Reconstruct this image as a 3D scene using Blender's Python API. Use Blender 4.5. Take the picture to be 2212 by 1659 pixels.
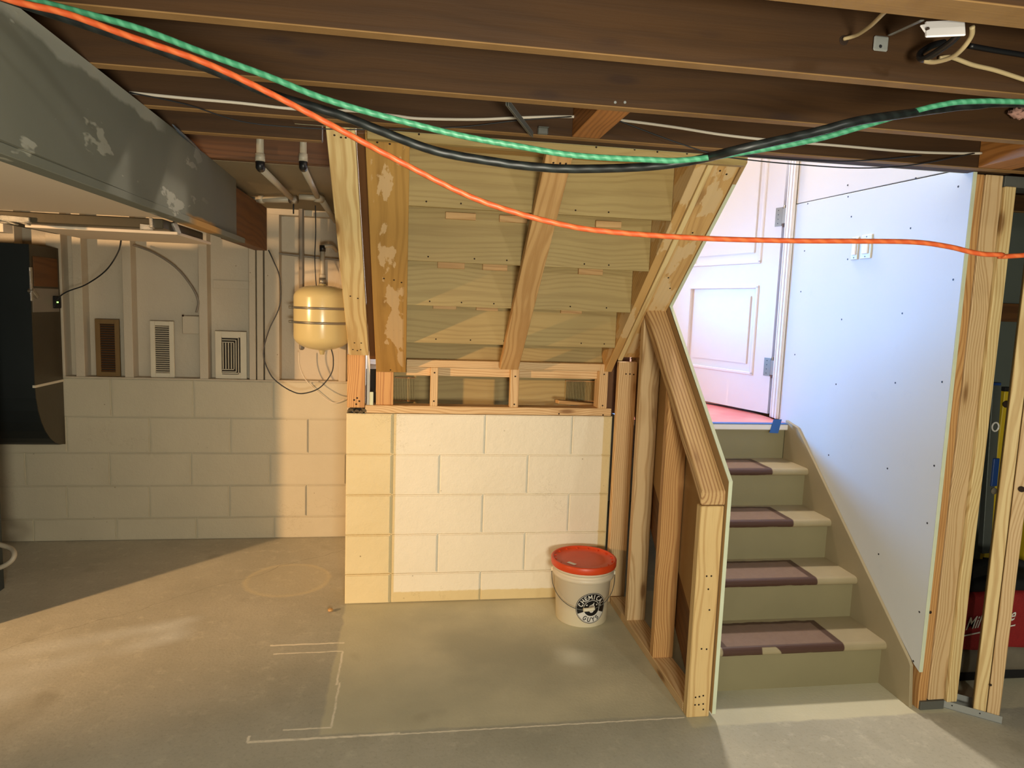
import bpy, bmesh, math, random
from mathutils import Vector, Matrix
random.seed(4)
D = bpy.data; SC = bpy.context.scene; COL = SC.collection
for o in list(D.objects): D.objects.remove(o)
PI = math.pi
# ------------------------------------------------------------------ camera, world, lights, exposure
F, PITCH, ROLL, YAW, CH = 1474.792, 0.11227, 0.0364, 0.1535, 1.50172      # focal length in px of a 2212 px wide frame
_f0 = Vector((math.sin(YAW), math.cos(YAW), 0)); _r0 = Vector((math.cos(YAW), -math.sin(YAW), 0)); _u0 = Vector((0, 0, 1))
_fw = _f0*math.cos(PITCH) - _u0*math.sin(PITCH); _up = _f0*math.sin(PITCH) + _u0*math.cos(PITCH)
_rt = _r0*math.cos(ROLL) + _up*math.sin(ROLL); _uu = -_r0*math.sin(ROLL) + _up*math.cos(ROLL)
cam = D.objects.new('camera', D.cameras.new('camera')); COL.objects.link(cam)
cam.matrix_world = Matrix(((_rt.x, _uu.x, -_fw.x, 0), (_rt.y, _uu.y, -_fw.y, 0), (_rt.z, _uu.z, -_fw.z, CH), (0, 0, 0, 1)))
cam.data.sensor_width = 36; cam.data.lens = F/2212*36; cam.data.clip_start = 0.02; SC.camera = cam
def at(u, v, ax, val):
    """world point seen at photo pixel (u, v) lying on the plane X, Y or Z = val"""
    d = _rt*((u-1106)/F) - _uu*((v-829.5)/F) + _fw
    o = Vector((0, 0, CH)); i = 'xyz'.index(ax)
    return o + d*((val-o[i])/d[i])
W = D.worlds.new('world'); SC.world = W; W.use_nodes = True
W.node_tree.nodes['Background'].inputs[0].default_value = (1.0, 0.86, 0.62, 1); W.node_tree.nodes['Background'].inputs[1].default_value = 0.15
def lamp(name, kind, loc, energy, color, size=0.1, target=None, sy=None, spread=None):
    l = D.lights.new(name, kind); l.energy = energy; l.color = color
    if kind == 'AREA':
        l.size = size
        if sy: l.shape = 'RECTANGLE'; l.size_y = sy
        if spread: l.spread = spread
    else: l.shadow_soft_size = size
    o = D.objects.new(name, l); COL.objects.link(o); o.location = loc
    if target is not None: o.rotation_euler = (Vector(target)-Vector(loc)).to_track_quat('-Z', 'Y').to_euler()
    return o
lamp('bulb_ahead', 'POINT', (0.15, 0.70, 1.80), 5, (1.0, 0.88, 0.70), 0.05)
lamp('fill_light', 'AREA', (0.25, -1.1, 1.05), 38, (0.98, 0.94, 0.76), 0.5, (0.4, 3.0, 0.70), 0.35)  # unseen fill added behind the camera to brighten the stair undersides
lamp('bulb_right', 'POINT', (1.6, -0.5, 1.90), 18, (0.98, 0.96, 0.84), 0.06)
clamp = lamp('clamp_light_left', 'SPOT', (-4.6, 0.24, 1.66), 600, (1.0, 0.60, 0.28), 0.05, (-0.75, 4.3, 0.75)); clamp.data.spot_size = math.radians(44); clamp.data.spot_blend = 0.7
lamp('stairwell_lamp', 'AREA', (1.72, 4.35, 3.9), 40, (1.0, 0.88, 0.74), 0.22, (1.6, 2.4, 0.1))
lamp('stairwell_window_light', 'AREA', (0.35, 5.0, 1.65), 16, (0.10, 0.40, 1.0), 1.0, (1.95, 2.3, 1.4), 0.45, 1.25)
lamp('hall_daylight', 'AREA', (2.9, 4.2, 3.0), 12, (0.75, 0.9, 1.0), 0.8, (2.9, 4.2, 0.9))
lamp('landing_ceiling_lamp', 'POINT', (1.1, 4.4, 3.6), 4, (1.0, 0.86, 0.84), 0.12)
SC.view_settings.view_transform = 'Standard'; SC.view_settings.look = 'None'; SC.view_settings.gamma = 1
SC.view_settings.use_curve_mapping = False; SC.view_settings.exposure = 1.12
SC.cycles.max_bounces = 6; SC.cycles.diffuse_bounces = 4; SC.cycles.sample_clamp_indirect = 4
# ------------------------------------------------------------------ materials
def c(h):
    h = h.lstrip('#'); r = [int(h[i:i+2], 16)/255 for i in (0, 2, 4)]
    return tuple((x/12.92 if x <= .04045 else ((x+.055)/1.055)**2.4) for x in r) + (1,)
class N:
    def __init__(s, name, rough=0.7, metal=0.0):
        s.m = D.materials.new(name); s.m.use_nodes = True; s.t = s.m.node_tree; s.b = s.t.nodes['Principled BSDF']
        s.b.inputs['Roughness'].default_value = rough; s.b.inputs['Metallic'].default_value = metal
    def n(s, kind, **kw):
        x = s.t.nodes.new('ShaderNode'+kind)
        for k, v in kw.items(): setattr(x, k, v)
        return x
    def put(s, sock, v):
        if v is None: return
        if hasattr(v, 'is_output') or hasattr(v, 'links'): s.t.links.new(v, sock)
        else: sock.default_value = v
    def math(s, op, a, b=None, cc=None, clamp=False):
        x = s.n('Math', operation=op); x.use_clamp = clamp
        s.put(x.inputs[0], a); s.put(x.inputs[1], b)
        if cc is not None: s.put(x.inputs[2], cc)
        return x.outputs[0]
    def vm(s, op, a, b=None):
        x = s.n('VectorMath', operation=op); s.put(x.inputs[0], a); s.put(x.inputs[1], b)
        return x.outputs[1] if op in ('LENGTH', 'DISTANCE') else x.outputs[0]
    def noise(s, v, scale=5, detail=4, rough=0.5, col=False):
        x = s.n('TexNoise'); s.put(x.inputs['Vector'], v); x.inputs['Scale'].default_value = scale
        x.inputs['Detail'].default_value = detail; x.inputs['Roughness'].default_value = rough
        return x.outputs[1 if col else 0]
    def voro(s, v, scale=5):
        x = s.n('TexVoronoi'); s.put(x.inputs['Vector'], v); x.inputs['Scale'].default_value = scale; return x.outputs['Distance']
    def ramp(s, v, lo, hi, a=0.0, b=1.0):
        x = s.n('MapRange'); s.put(x.inputs[0], v)
        for i, q in zip((1, 2, 3, 4), (lo, hi, a, b)): s.put(x.inputs[i], q)
        return x.outputs[0]
    def mix(s, f, a, b, mode='MIX'):
        x = s.n('Mix', data_type='RGBA', blend_type=mode); s.put(x.inputs[0], f); s.put(x.inputs[6], a); s.put(x.inputs[7], b); return x.outputs[2]
    def obj(s): return s.n('TexCoord').outputs['Object']
    def pos(s): return s.n('NewGeometry').outputs['Position']
    def sep(s, v):
        x = s.n('SeparateXYZ'); s.put(x.inputs[0], v); return x.outputs
    def comb(s, a, b, d):
        x = s.n('CombineXYZ'); s.put(x.inputs[0], a); s.put(x.inputs[1], b); s.put(x.inputs[2], d); return x.outputs[0]
    def rnd(s): return s.n('ObjectInfo').outputs['Random']
    def color(s, v): s.put(s.b.inputs['Base Color'], v)
    def bump(s, h, strength=0.3, dist=0.01):
        x = s.n('Bump'); s.put(x.inputs['Height'], h); x.inputs['Strength'].default_value = strength; x.inputs['Distance'].default_value = dist
        s.t.links.new(x.outputs[0], s.b.inputs['Normal'])
def plain(name, col, rough=0.6, metal=0.0, var=0.12, scale=9, bump=0.1):
    k = N(name, rough, metal); v = k.obj(); nz = k.noise(v, scale, 5)
    cc = c(col) if isinstance(col, str) else col
    dk = tuple(x*(1-var*1.6) for x in cc[:3])+(1,)
    k.color(k.mix(nz, dk, cc))
    if bump: k.bump(k.noise(v, scale*12, 3), bump, 0.004)
    return k.m
def wood(name, light, dark, ring=0.0085, strength=0.75, knots=1.0, knotcol='#5a3414', rough=0.62, stain=None, patches=None, dots=False, tint=0.25):
    k = N(name, rough); v = k.obj(); r = k.rnd(); off = k.comb(k.math('MULTIPLY', r, 37.0), k.math('MULTIPLY', r, 3.1), k.math('MULTIPLY', r, 1.7))
    x, y, z = k.sep(v)[0:3]
    vv = k.vm('ADD', v, off)
    slow = k.noise(k.vm('MULTIPLY', vv, (1.3, 2.2, 2.2)), 1.0, 2)
    warp = k.noise(k.vm('MULTIPLY', vv, (3.5, 26, 26)), 1.0, 3)
    # growth rings: distance from a pith line that wanders along the board
    yo = k.math('ADD', k.math('MULTIPLY', k.math('SUBTRACT', slow, 0.5), 0.17), k.math('MULTIPLY', k.math('SUBTRACT', r, 0.5), 0.10))
    yy = k.math('ADD', y, yo); zz = k.math('ADD', z, k.math('ADD', k.math('MULTIPLY', r, 0.05), 0.035))
    rr = k.math('POWER', k.math('ADD', k.math('MULTIPLY', yy, yy), k.math('MULTIPLY', zz, zz)), 0.5)
    rr = k.math('ADD', rr, k.math('MULTIPLY', warp, 0.010))
    rings = k.math('SINE', k.math('MULTIPLY', rr, 2*PI/ring))
    rings = k.ramp(rings, -0.2, 1.0)
    fib = k.noise(k.vm('MULTIPLY', vv, (6, 240, 240)), 1.0, 3)
    f = k.math('MULTIPLY', rings, strength, clamp=True)
    f = k.math('ADD', f, k.math('MULTIPLY', k.math('SUBTRACT', fib, 0.5), 0.55), clamp=True)
    col = k.mix(f, c(light), c(dark))
    big = k.noise(vv, 2.1, 2)
    col = k.mix(k.math('MULTIPLY', k.ramp(big, 0.35, 0.75), tint), col, c(dark))
    if knots:
        kn = k.voro(k.vm('MULTIPLY', vv, (2.6, 9.0, 9.0)), 1.0)
        kn = k.math('ADD', kn, k.math('MULTIPLY', k.math('SUBTRACT', warp, 0.5), 0.04))
        col = k.mix(k.math('MULTIPLY', k.ramp(kn, 0.14, 0.07), 0.85*knots), col, c(knotcol))
        col = k.mix(k.math('MULTIPLY', k.ramp(kn, 0.26, 0.12), 0.35*knots), col, c(dark))
    if patches:      # pale torn paper / plaster left on the face
        p = k.noise(k.vm('MULTIPLY', vv, (5.0, 11.0, 11.0)), 1.0, 5, 0.55)
        m = k.ramp(p, 0.535, 0.55)
        if patches[1]: m = k.math('MULTIPLY', m, k.ramp(k.math('ABSOLUTE', y), patches[1], patches[1]-0.01))
        col = k.mix(k.math('MULTIPLY', m, 0.8), col, c(patches[0]))
    k.color(col)
    k.bump(k.math('ADD', fib, k.math('MULTIPLY', rings, 0.5)), 0.12, 0.003)
    return k.m
M = {}
M['stud'] = wood('stud_lumber', '#d6b78a', '#a67a44', strength=0.55, tint=0.15)
M['stud_pale'] = wood('pale_lumber', '#dfc690', '#b0854a', ring=0.011, strength=0.55, tint=0.1)
M['stud_orange'] = wood('orange_lumber', '#cf9f64', '#955c2a', ring=0.009, strength=0.6)
M['cap'] = wood('cap_lumber', '#cda874', '#94653a', ring=0.014, strength=0.75)
M['post'] = wood('post_lumber', '#d8b880', '#a87c42', ring=0.013, strength=0.5, knots=0.8)
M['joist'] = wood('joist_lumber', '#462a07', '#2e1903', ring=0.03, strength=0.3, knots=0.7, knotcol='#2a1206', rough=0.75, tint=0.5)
M['blocking'] = wood('blocking_lumber', '#b3763a', '#7a4818', ring=0.014, strength=0.5)
M['riser'] = wood('riser_poplar', '#ad9660', '#84693a', ring=0.016, strength=0.32, knots=0.0, tint=0.35)
M['tread_under'] = wood('tread_under', '#b8935a', '#8a6430', ring=0.02, strength=0.3, knots=0.0)
M['old_plank'] = wood('stained_plank', '#b58b4a', '#86602a', ring=0.018, strength=0.35, patches=('#cfaf84', 0.06), knots=0.5)
M['pine_plank'] = wood('pine_plank', '#cda468', '#9a6c34', ring=0.016, strength=0.35, patches=('#d5b98c', 0.045), knots=0.5)
M['dark_wood'] = wood('dark_wood', '#6a431f', '#3c220d', ring=0.02, strength=0.4, knots=0.4)
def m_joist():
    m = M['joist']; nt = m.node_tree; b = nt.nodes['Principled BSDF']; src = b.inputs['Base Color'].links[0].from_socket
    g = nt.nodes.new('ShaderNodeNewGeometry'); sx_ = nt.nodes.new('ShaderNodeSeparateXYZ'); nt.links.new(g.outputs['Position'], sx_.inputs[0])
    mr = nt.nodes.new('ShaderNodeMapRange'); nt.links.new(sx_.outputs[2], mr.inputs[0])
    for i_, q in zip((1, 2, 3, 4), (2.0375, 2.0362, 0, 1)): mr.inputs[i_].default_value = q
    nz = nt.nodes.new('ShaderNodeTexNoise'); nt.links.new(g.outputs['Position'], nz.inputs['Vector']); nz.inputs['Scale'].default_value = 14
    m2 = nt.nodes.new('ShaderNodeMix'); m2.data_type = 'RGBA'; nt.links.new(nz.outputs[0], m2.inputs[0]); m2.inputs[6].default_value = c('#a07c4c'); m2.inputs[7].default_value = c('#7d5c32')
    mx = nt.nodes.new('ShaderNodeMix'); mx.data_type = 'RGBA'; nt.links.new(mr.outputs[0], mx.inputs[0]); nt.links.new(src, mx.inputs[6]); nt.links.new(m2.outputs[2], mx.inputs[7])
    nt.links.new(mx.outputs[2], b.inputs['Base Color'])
m_joist()      # paler worn lower edge; side colour darkened to stand in for shade
M['rim'] = wood('rim_board', '#643f22', '#3b2210', ring=0.02, strength=0.4, knots=0.4)
M['brace'] = wood('brace_lumber', '#cfa670', '#a1733e', ring=0.012, strength=0.5)
M['hallfloor'] = wood('hall_floor_wood', '#caa57c', '#8a6240', ring=0.02, strength=0.6, knots=0.2)
M['steel'] = plain('galvanised_steel', '#a9aba8', 0.4, 0.35)
M['darksteel'] = plain('dull_steel', '#6a6b66', 0.5, 0.3)
M['chrome'] = plain('hinge_nickel', '#8f8a80', 0.35, 0.6)
M['hole'] = plain('nail_hole', '#2a190c', 0.9, var=0.0, bump=0)
M['screw'] = plain('screw_head', '#3c3c40', 0.5, 0.6, bump=0)
M['white'] = plain('white_paint', '#e9e4e4', 0.45, var=0.03, bump=0.03)
M['doorwhite'] = plain('door_paint', '#e6e0e2', 0.35, var=0.02, bump=0.02)
M['pvc'] = plain('pvc_pipe', '#b3aa98', 0.4, var=0.08, bump=0)
M['black'] = plain('black_rubber', '#16171a', 0.4, var=0.1, bump=0)
M['blackmatte'] = plain('black_fabric', '#121113', 0.9, var=0.3)
M['wire'] = plain('thin_wire', '#20242a', 0.5, bump=0)
M['romex'] = plain('white_cable', '#d9cfc0', 0.5, var=0.08, bump=0)
M['cream'] = plain('cream_cable', '#c9b389', 0.55, bump=0)
M['tape'] = plain('blue_tape', '#2f62ad', 0.7, var=0.1, scale=30)
M['duct_shade'] = plain('duct_dark', '#20282a', 0.6, 0.1, var=0.4, scale=3)
M['ductside'] = plain('duct_side', '#59503f', 0.45, 0.5, var=0.2, scale=4)
M['foil'] = plain('foil_tape', '#cfcabf', 0.25, 0.95, var=0.2, scale=40, bump=0.8)
M['cabinet'] = plain('cabinet_grey', '#3a4242', 0.5, 0.2)
M['red'] = plain('red_canvas', '#9c1a1c', 0.75, var=0.25, scale=14, bump=0.5)
M['bagbase'] = plain('bag_base', '#7d7464', 0.8, var=0.3, scale=16)
M['yellow'] = plain('yellow_level', '#c2a51e', 0.5)
M['levelgrey'] = plain('grey_level', '#6c716c', 0.4, 0.6)
M['blue'] = plain('blue_plastic', '#1d3f7c', 0.4)
M['closet'] = plain('closet_wall_paint', '#5f665f', 0.8, var=0.15, scale=2)
M['fluff'] = plain('insulation_fluff', '#c99a8c', 0.95, var=0.3, scale=30)
M['tankpaint'] = plain('tank_enamel', '#cdbf8e', 0.22, var=0.04, scale=3, bump=0)
M['regbrown'] = plain('brown_register', '#7c6038', 0.5)
M['regdark'] = plain('register_void', '#2e251a', 0.8)
M['regwhite'] = plain('white_register', '#ddd3bd', 0.4)
M['greystud'] = plain('conduit_grey', '#857c70', 0.5)
M['bucketlid'] = plain('lid_orange', '#dc4a1e', 0.4, var=0.1, scale=20, bump=0.05)
M['label_black'] = plain('logo_black', '#0f0f12', 0.35, var=0.0, bump=0)
M['label_white'] = plain('logo_white', '#dcd8d0', 0.4, var=0.0, bump=0)
M['grip'] = plain('grip_white', '#e3dac0', 0.4, var=0.03, bump=0)
M['stairpaint'] = plain('stair_paint', '#8c8363', 0.55, var=0.12, scale=5, bump=0.06)
M['skirt'] = plain('skirt_paint', '#a8997a', 0.55, var=0.14, scale=4, bump=0.06)
M['paper_beige'] = plain('ceiling_gypsum', '#8f8268', 0.8, var=0.2, scale=2)
M['plastic_sheet'] = plain('blue_plastic_sheet', '#4a5360', 0.35, var=0.3, scale=6)
M['rubble'] = plain('rubble', '#8b7a5c', 0.9, var=0.7, scale=60, bump=1.0)
def m_bucket():
    k = N('bucket_plastic', 0.4); k.color(k.mix(k.ramp(k.sep(k.obj())[2], 0.07, 0.12), c('#ece0c4'), c('#dccfb8')))
    k.b.inputs['Subsurface Weight'].default_value = 0.15; k.b.inputs['Subsurface Radius'].default_value = (.02, .015, .01); return k.m
M['bucket'] = m_bucket()
def m_orange(name, a, b, tw):
    k = N(name, 0.42); x, y, z = k.sep(k.n('TexCoord').outputs['UV'])[0:3]
    s = k.math('SINE', k.math('ADD', k.math('MULTIPLY', x, tw), k.math('MULTIPLY', y, 2*PI)))
    k.color(k.mix(k.ramp(s, -.3, .8), c(a), c(b))); k.bump(s, 0.25, 0.0015); return k.m
M['orange'] = m_orange('orange_cord', '#c0542a', '#cc6636', 9); M['green'] = m_orange('green_cord', '#3f8a66', '#55a17c', 14); M['blackcord'] = m_orange('black_cord', '#141819', '#1e2424', 7)
def m_floor():
    k = N('concrete', 0.6); p = k.pos(); x, y, z = k.sep(p)[0:3]
    wob = k.math('MULTIPLY', k.math('SUBTRACT', k.noise(p, 9, 3), 0.5), 0.03)
    wx = k.math('ADD', x, wob); wy = k.math('ADD', y, wob)
    def rect(x0, x1, y0, y1, s=0.012, ax=wx, ay=wy):
        a = k.math('MULTIPLY', k.ramp(ax, x0, x0+s), k.ramp(ax, x1, x1-s)); b = k.math('MULTIPLY', k.ramp(ay, y0, y0+s), k.ramp(ay, y1, y1-s))
        return k.math('MULTIPLY', a, b)
    n1 = k.noise(p, 1.7, 6, 0.6); n2 = k.noise(p, 14, 5, 0.7)
    col = k.mix(k.ramp(n1, 0.3, 0.72), c('#aaa696'), c('#c2beae'))
    col = k.mix(k.ramp(n2, 0.55, 0.8), col, c('#cecab8'))
    dust = k.ramp(k.noise(p, 5.5, 8, 0.75), 0.56, 0.74); nearf = k.ramp(y, 2.6, 1.5)
    col = k.mix(k.math('MULTIPLY', k.math('MULTIPLY', dust, nearf), 0.6), col, c('#dedac8'))
    col = k.mix(k.math('MULTIPLY', k.ramp(k.noise(p, 70, 4, 0.7), 0.52, 0.75), 0.35), col, c('#7d735c'))
    green = k.math('MAXIMUM', rect(-0.285, 1.2, 2.28, 3.4), rect(1.05, 5, 2.2, 3.4))
    gcol = k.mix(k.noise(p, 3, 5), c('#cfcaac'), c('#dcd6b8'))
    col = k.mix(k.math('MULTIPLY', green, 0.75), col, gcol)
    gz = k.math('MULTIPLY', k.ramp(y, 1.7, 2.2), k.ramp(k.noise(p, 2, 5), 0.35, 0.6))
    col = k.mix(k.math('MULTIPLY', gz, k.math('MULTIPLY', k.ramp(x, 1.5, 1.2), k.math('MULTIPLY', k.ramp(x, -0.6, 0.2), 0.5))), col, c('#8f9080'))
    bx = k.math('MULTIPLY', k.math('SUBTRACT', k.noise(p, 26, 2), 0.5), 0.012); lx = k.math('ADD', x, bx); ly = k.math('ADD', y, bx)
    lines = None
    for r in ((-0.57, -0.25, 2.935, 2.950), (-0.54, -0.25, 2.862, 2.874), (-0.258, -0.246, 2.60, 2.87), (-0.248, -0.236, 2.33, 2.62), (-0.41, -0.238, 2.322, 2.334), (-0.515, 0.0, 2.263, 2.279), (-0.52, -0.506, 2.268, 2.31), (-0.08, 1.05, 2.262, 2.272)):
        q = rect(*r, 0.004, lx, ly); lines = q if lines is None else k.math('MAXIMUM', lines, q)
    col = k.mix(k.math('MULTIPLY', lines, k.ramp(k.noise(p, 30, 3), 0.25, 0.5, 0.4, 1.0)), col, c('#f4ecd8'))
    # pale disc with a paler ring near its edge
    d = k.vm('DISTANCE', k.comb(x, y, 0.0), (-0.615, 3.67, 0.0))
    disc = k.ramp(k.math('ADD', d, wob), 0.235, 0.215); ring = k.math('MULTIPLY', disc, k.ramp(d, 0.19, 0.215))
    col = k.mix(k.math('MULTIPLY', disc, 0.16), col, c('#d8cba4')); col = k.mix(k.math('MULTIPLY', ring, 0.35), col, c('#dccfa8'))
    # hairline cracks
    cr = k.math('ABSOLUTE', k.math('SUBTRACT', k.math('ADD', y, k.math('MULTIPLY', k.noise(p, 3, 4), 0.25)), k.math('ADD', k.math('MULTIPLY', x, 0.9), 4.6)))
    col = k.mix(k.math('MULTIPLY', k.ramp(cr, 0.004, 0.0), 0.5), col, c('#5e5340'))
    st = k.math('MULTIPLY', k.ramp(k.noise(p, 3.3, 2), 0.66, 0.74), 0.25); col = k.mix(st, col, c('#6f6248'))
    k.color(col); k.put(k.b.inputs['Roughness'], k.ramp(green, 0, 1, 0.85, 0.6)); k.bump(k.math('ADD', n2, k.noise(p, 90, 3)), 0.16, 0.004); return k.m
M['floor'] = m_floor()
def m_block(name, a, b, dirty=False):
    k = N(name, 0.5); p = k.pos(); x, y, z = k.sep(p)[0:3]; n = k.noise(p, 4, 5)
    col = k.mix(n, c(a), c(b))
    if dirty:
        raw = k.math('MAXIMUM', k.ramp(k.math('ADD', z, k.math('MULTIPLY', k.noise(p, 40, 3), 0.01)), 0.066, 0.06), k.ramp(x, 0.995, 1.0))
        raw = k.math('MAXIMUM', raw, k.ramp(x, -0.045, -0.05))
        col = k.mix(raw, col, k.mix(n, c('#c8b688'), c('#d6c69a')))
    sp = k.ramp(k.voro(p, 13), 0.06, 0.03); sp = k.math('MULTIPLY', sp, k.ramp(k.noise(p, 3, 2), 0.5, 0.6))
    col = k.mix(k.math('MULTIPLY', sp, 0.7), col, c('#6b5a38'))
    cm = k.math('MULTIPLY', k.ramp(k.math('ABSOLUTE', k.math('SUBTRACT', k.noise(p, 5, 6, 0.7), 0.5)), 0.006, 0.0), k.ramp(k.noise(p, 2.3, 1), 0.62, 0.66))
    col = k.mix(k.math('MULTIPLY', cm, 0.3), col, c('#7a6a48'))
    k.color(col); k.bump(k.math('ADD', k.noise(p, 28, 4), k.math('MULTIPLY', k.noise(p, 110, 2), 0.4)), 0.35, 0.006); return k.m
M['block'] = m_block('painted_block', '#dad3c0', '#e5dfce', True)
M['block_raw'] = m_block('old_paint_block', '#cfbf94', '#ddcea6')
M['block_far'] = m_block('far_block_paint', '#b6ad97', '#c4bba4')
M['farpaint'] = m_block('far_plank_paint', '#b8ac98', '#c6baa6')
def m_drywall(name, a, b):
    k = N(name, 0.7); p = k.pos(); n = k.noise(p, 1.6, 5)
    col = k.mix(n, c(a), c(b)); s = k.ramp(k.noise(p, 7, 6, 0.7), 0.62, 0.8); col = k.mix(k.math('MULTIPLY', s, 0.25), col, c('#b9bcc2'))
    k.color(col); k.bump(k.noise(p, 60, 3), 0.05, 0.003); return k.m
M['drywall'] = m_drywall('drywall', '#cfd0d0', '#d8d9d8')
M['drywall_old'] = m_drywall('old_drywall', '#d8cfc4', '#ded6cb')
M['drywall_edge'] = plain('drywall_edge', '#d6dcc0', 0.8, var=0.12, scale=20)
M['drywall_back'] = plain('drywall_back', '#b08d5e', 0.85, var=0.12, scale=3)
def m_soffit():
    k = N('soffit_board', 0.9); p = k.pos(); x, y, z = k.sep(p)[0:3]; n = k.noise(p, 2.2, 5)
    col = k.mix(n, c('#5a5c4f'), c('#706f64'))
    plas = k.math('MULTIPLY', k.ramp(k.noise(k.vm('MULTIPLY', p, (6, 3.2, 9)), 1, 4, 0.6), 0.6, 0.62), k.ramp(y, 2.9, 2.4))
    col = k.mix(plas, col, c('#908f82'))
    tp = k.math('MULTIPLY', k.ramp(k.math('ADD', z, k.math('MULTIPLY', k.noise(p, 9, 4), 0.05)), 2.02, 2.03), k.ramp(y, 2.35, 2.25))
    col = k.mix(tp, col, c('#8f8f83'))
    tear = k.math('MULTIPLY', k.ramp(k.math('ABSOLUTE', k.math('SUBTRACT', y, 2.75)), 0.22, 0.12), k.ramp(k.math('ADD', z, k.math('MULTIPLY', k.noise(p, 7, 2), 0.03)), 1.808, 1.798))
    col = k.mix(tear, col, c('#b98c4c'))
    k.color(col); k.bump(k.math('ADD', k.noise(p, 30, 3), k.math('MULTIPLY', plas, 1.5)), 0.15, 0.004); return k.m
M['soffit'] = m_soffit()
M['soffit_under'] = m_drywall('soffit_under', '#c9b6a0', '#d3c2ad')
def m_tread():
    # X from the left end, brown adhesive-stained rectangle where a mat used to be
    k = N('painted_tread', 0.5); v = k.obj(); x, y, z = k.sep(v)[0:3]; n = k.noise(v, 9, 5); r = k.rnd()
    nn = k.vm('ADD', v, k.comb(k.math('MULTIPLY', r, 9), 0, 0))
    w = k.math('MULTIPLY', k.math('SUBTRACT', k.noise(nn, 16, 3), 0.5), 0.022)
    base = k.mix(n, c('#95886a'), c('#a89a7a'))
    ax = k.math('ADD', x, k.math('MULTIPLY', w, 0.3)); ay = k.math('ADD', y, w)
    m = k.math('MULTIPLY', k.ramp(ax, -0.315, -0.31), k.ramp(ax, 0.215, 0.21)); m = k.math('MULTIPLY', m, k.ramp(ay, 0.098, 0.093))
    m = k.math('MULTIPLY', m, k.ramp(k.math('ADD', z, w), -0.034, -0.030))
    bite = k.vm('DISTANCE', k.comb(k.math('ADD', ax, k.math('MULTIPLY', z, 0.5)), z, 0.0), (-0.115, -0.03, 0.0)); px_, py_, pz_ = k.sep(k.pos())[0:3]
    bite = k.math('MULTIPLY', k.ramp(bite, 0.042, 0.038), k.math('MULTIPLY', k.ramp(pz_, 0.25, 0.24), k.ramp(y, -0.11, -0.115)))
    m = k.math('MULTIPLY', m, k.math('SUBTRACT', 1.0, bite))
    inn = k.math('MULTIPLY', k.ramp(ax, -0.29, -0.285), k.ramp(ax, 0.185, 0.18)); inn = k.math('MULTIPLY', inn, k.math('MULTIPLY', k.ramp(ay, 0.078, 0.073), k.ramp(y, -0.105, -0.095)))
    brown = k.mix(inn, c('#4a3026'), k.mix(k.noise(v, 22, 6, 0.8), c('#6a5044'), c('#8d7565')))
    k.color(k.mix(m, base, brown)); k.bump(m, 0.3, 0.002); return k.m
M['tread'] = m_tread()
def m_paper():
    k = N('rosin_paper', 0.45); p = k.pos(); k.color(k.mix(k.ramp(k.noise(p, 3, 4), 0.4, 0.7), c('#c96a68'), c('#e0a09a'))); return k.m
M['paper'] = m_paper()
M['winlight'] = None
k = N('daylight_pane'); k.b.inputs['Base Color'].default_value = (.8, .9, 1, 1); k.b.inputs['Emission Color'].default_value = (.72, .88, 1, 1); k.b.inputs['Emission Strength'].default_value = 1.0; M['winlight'] = k.m
k = N('green_led'); k.b.inputs['Emission Color'].default_value = (.3, 1, .1, 1); k.b.inputs['Emission Strength'].default_value = 3.0; M['led'] = k.m
# ------------------------------------------------------------------ builders
def props(o, label=None, cat=None, group=None, kind=None):
    if label: o['label'] = label
    if cat: o['category'] = cat
    if group: o['group'] = group
    if kind: o['kind'] = kind
    return o
def thing(name, label, cat, loc=(0, 0, 0), group=None, kind=None):
    o = D.objects.new(name, None); o.empty_display_size = 0.1; COL.objects.link(o); o.location = loc
    o['_m'] = 1; del o['_m']
    return props(o, label, cat, group, kind)
def link(name, me, mat, parent=None, mw=None):
    o = D.objects.new(name, me); COL.objects.link(o)
    if mat is not None and len(me.materials) == 0: me.materials.append(M[mat] if isinstance(mat, str) else mat)
    if mw is not None: o.matrix_world = mw
    if parent is not None:
        o.parent = parent
        pw = parent.get('_w'); o.matrix_parent_inverse = WM(parent).inverted()
    WMD[o.name] = mw if mw is not None else Matrix()
    return o
WMD = {}
def WM(o):
    if o.name in WMD: return WMD[o.name]
    return Matrix.Translation(o.location) @ o.rotation_euler.to_matrix().to_4x4()
def frame(d, up=(0, 0, 1)):
    x = Vector(d).normalized(); z = Vector(up)
    if abs(x.dot(z.normalized())) > 0.95: z = Vector((0, 1, 0))
    y = z.cross(x).normalized(); z = x.cross(y).normalized()
    return Matrix((x, y, z)).transposed()
def bm_obj(name, bm, mat, parent=None, d=(1, 0, 0), up=(0, 0, 1), origin=None, bevel=0, smooth=False, seg=1):
    """bm holds world coordinates; the object gets its own frame with local X along d (the grain)"""
    if bevel: bmesh.ops.bevel(bm, geom=bm.edges[:], offset=bevel, segments=seg, affect='EDGES', profile=0.5)
    bmesh.ops.recalc_face_normals(bm, faces=bm.faces[:])
    if origin is None:
        lo = Vector([min(v.co[i] for v in bm.verts) for i in range(3)]); hi = Vector([max(v.co[i] for v in bm.verts) for i in range(3)]); origin = (lo+hi)/2
    mw = Matrix.Translation(origin) @ frame(d, up).to_4x4()
    bm.transform(mw.inverted())
    me = D.meshes.new(name); bm.to_mesh(me); bm.free()
    if smooth:
        for p in me.polygons: p.use_smooth = True
    return link(name, me, mat, parent, mw)
def hexa(bm, P):
    v = [bm.verts.new(p) for p in P]
    for f in ((0, 1, 2, 3), (7, 6, 5, 4), (0, 4, 5, 1), (1, 5, 6, 2), (2, 6, 7, 3), (3, 7, 4, 0)): bm.faces.new([v[i] for i in f])
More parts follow.
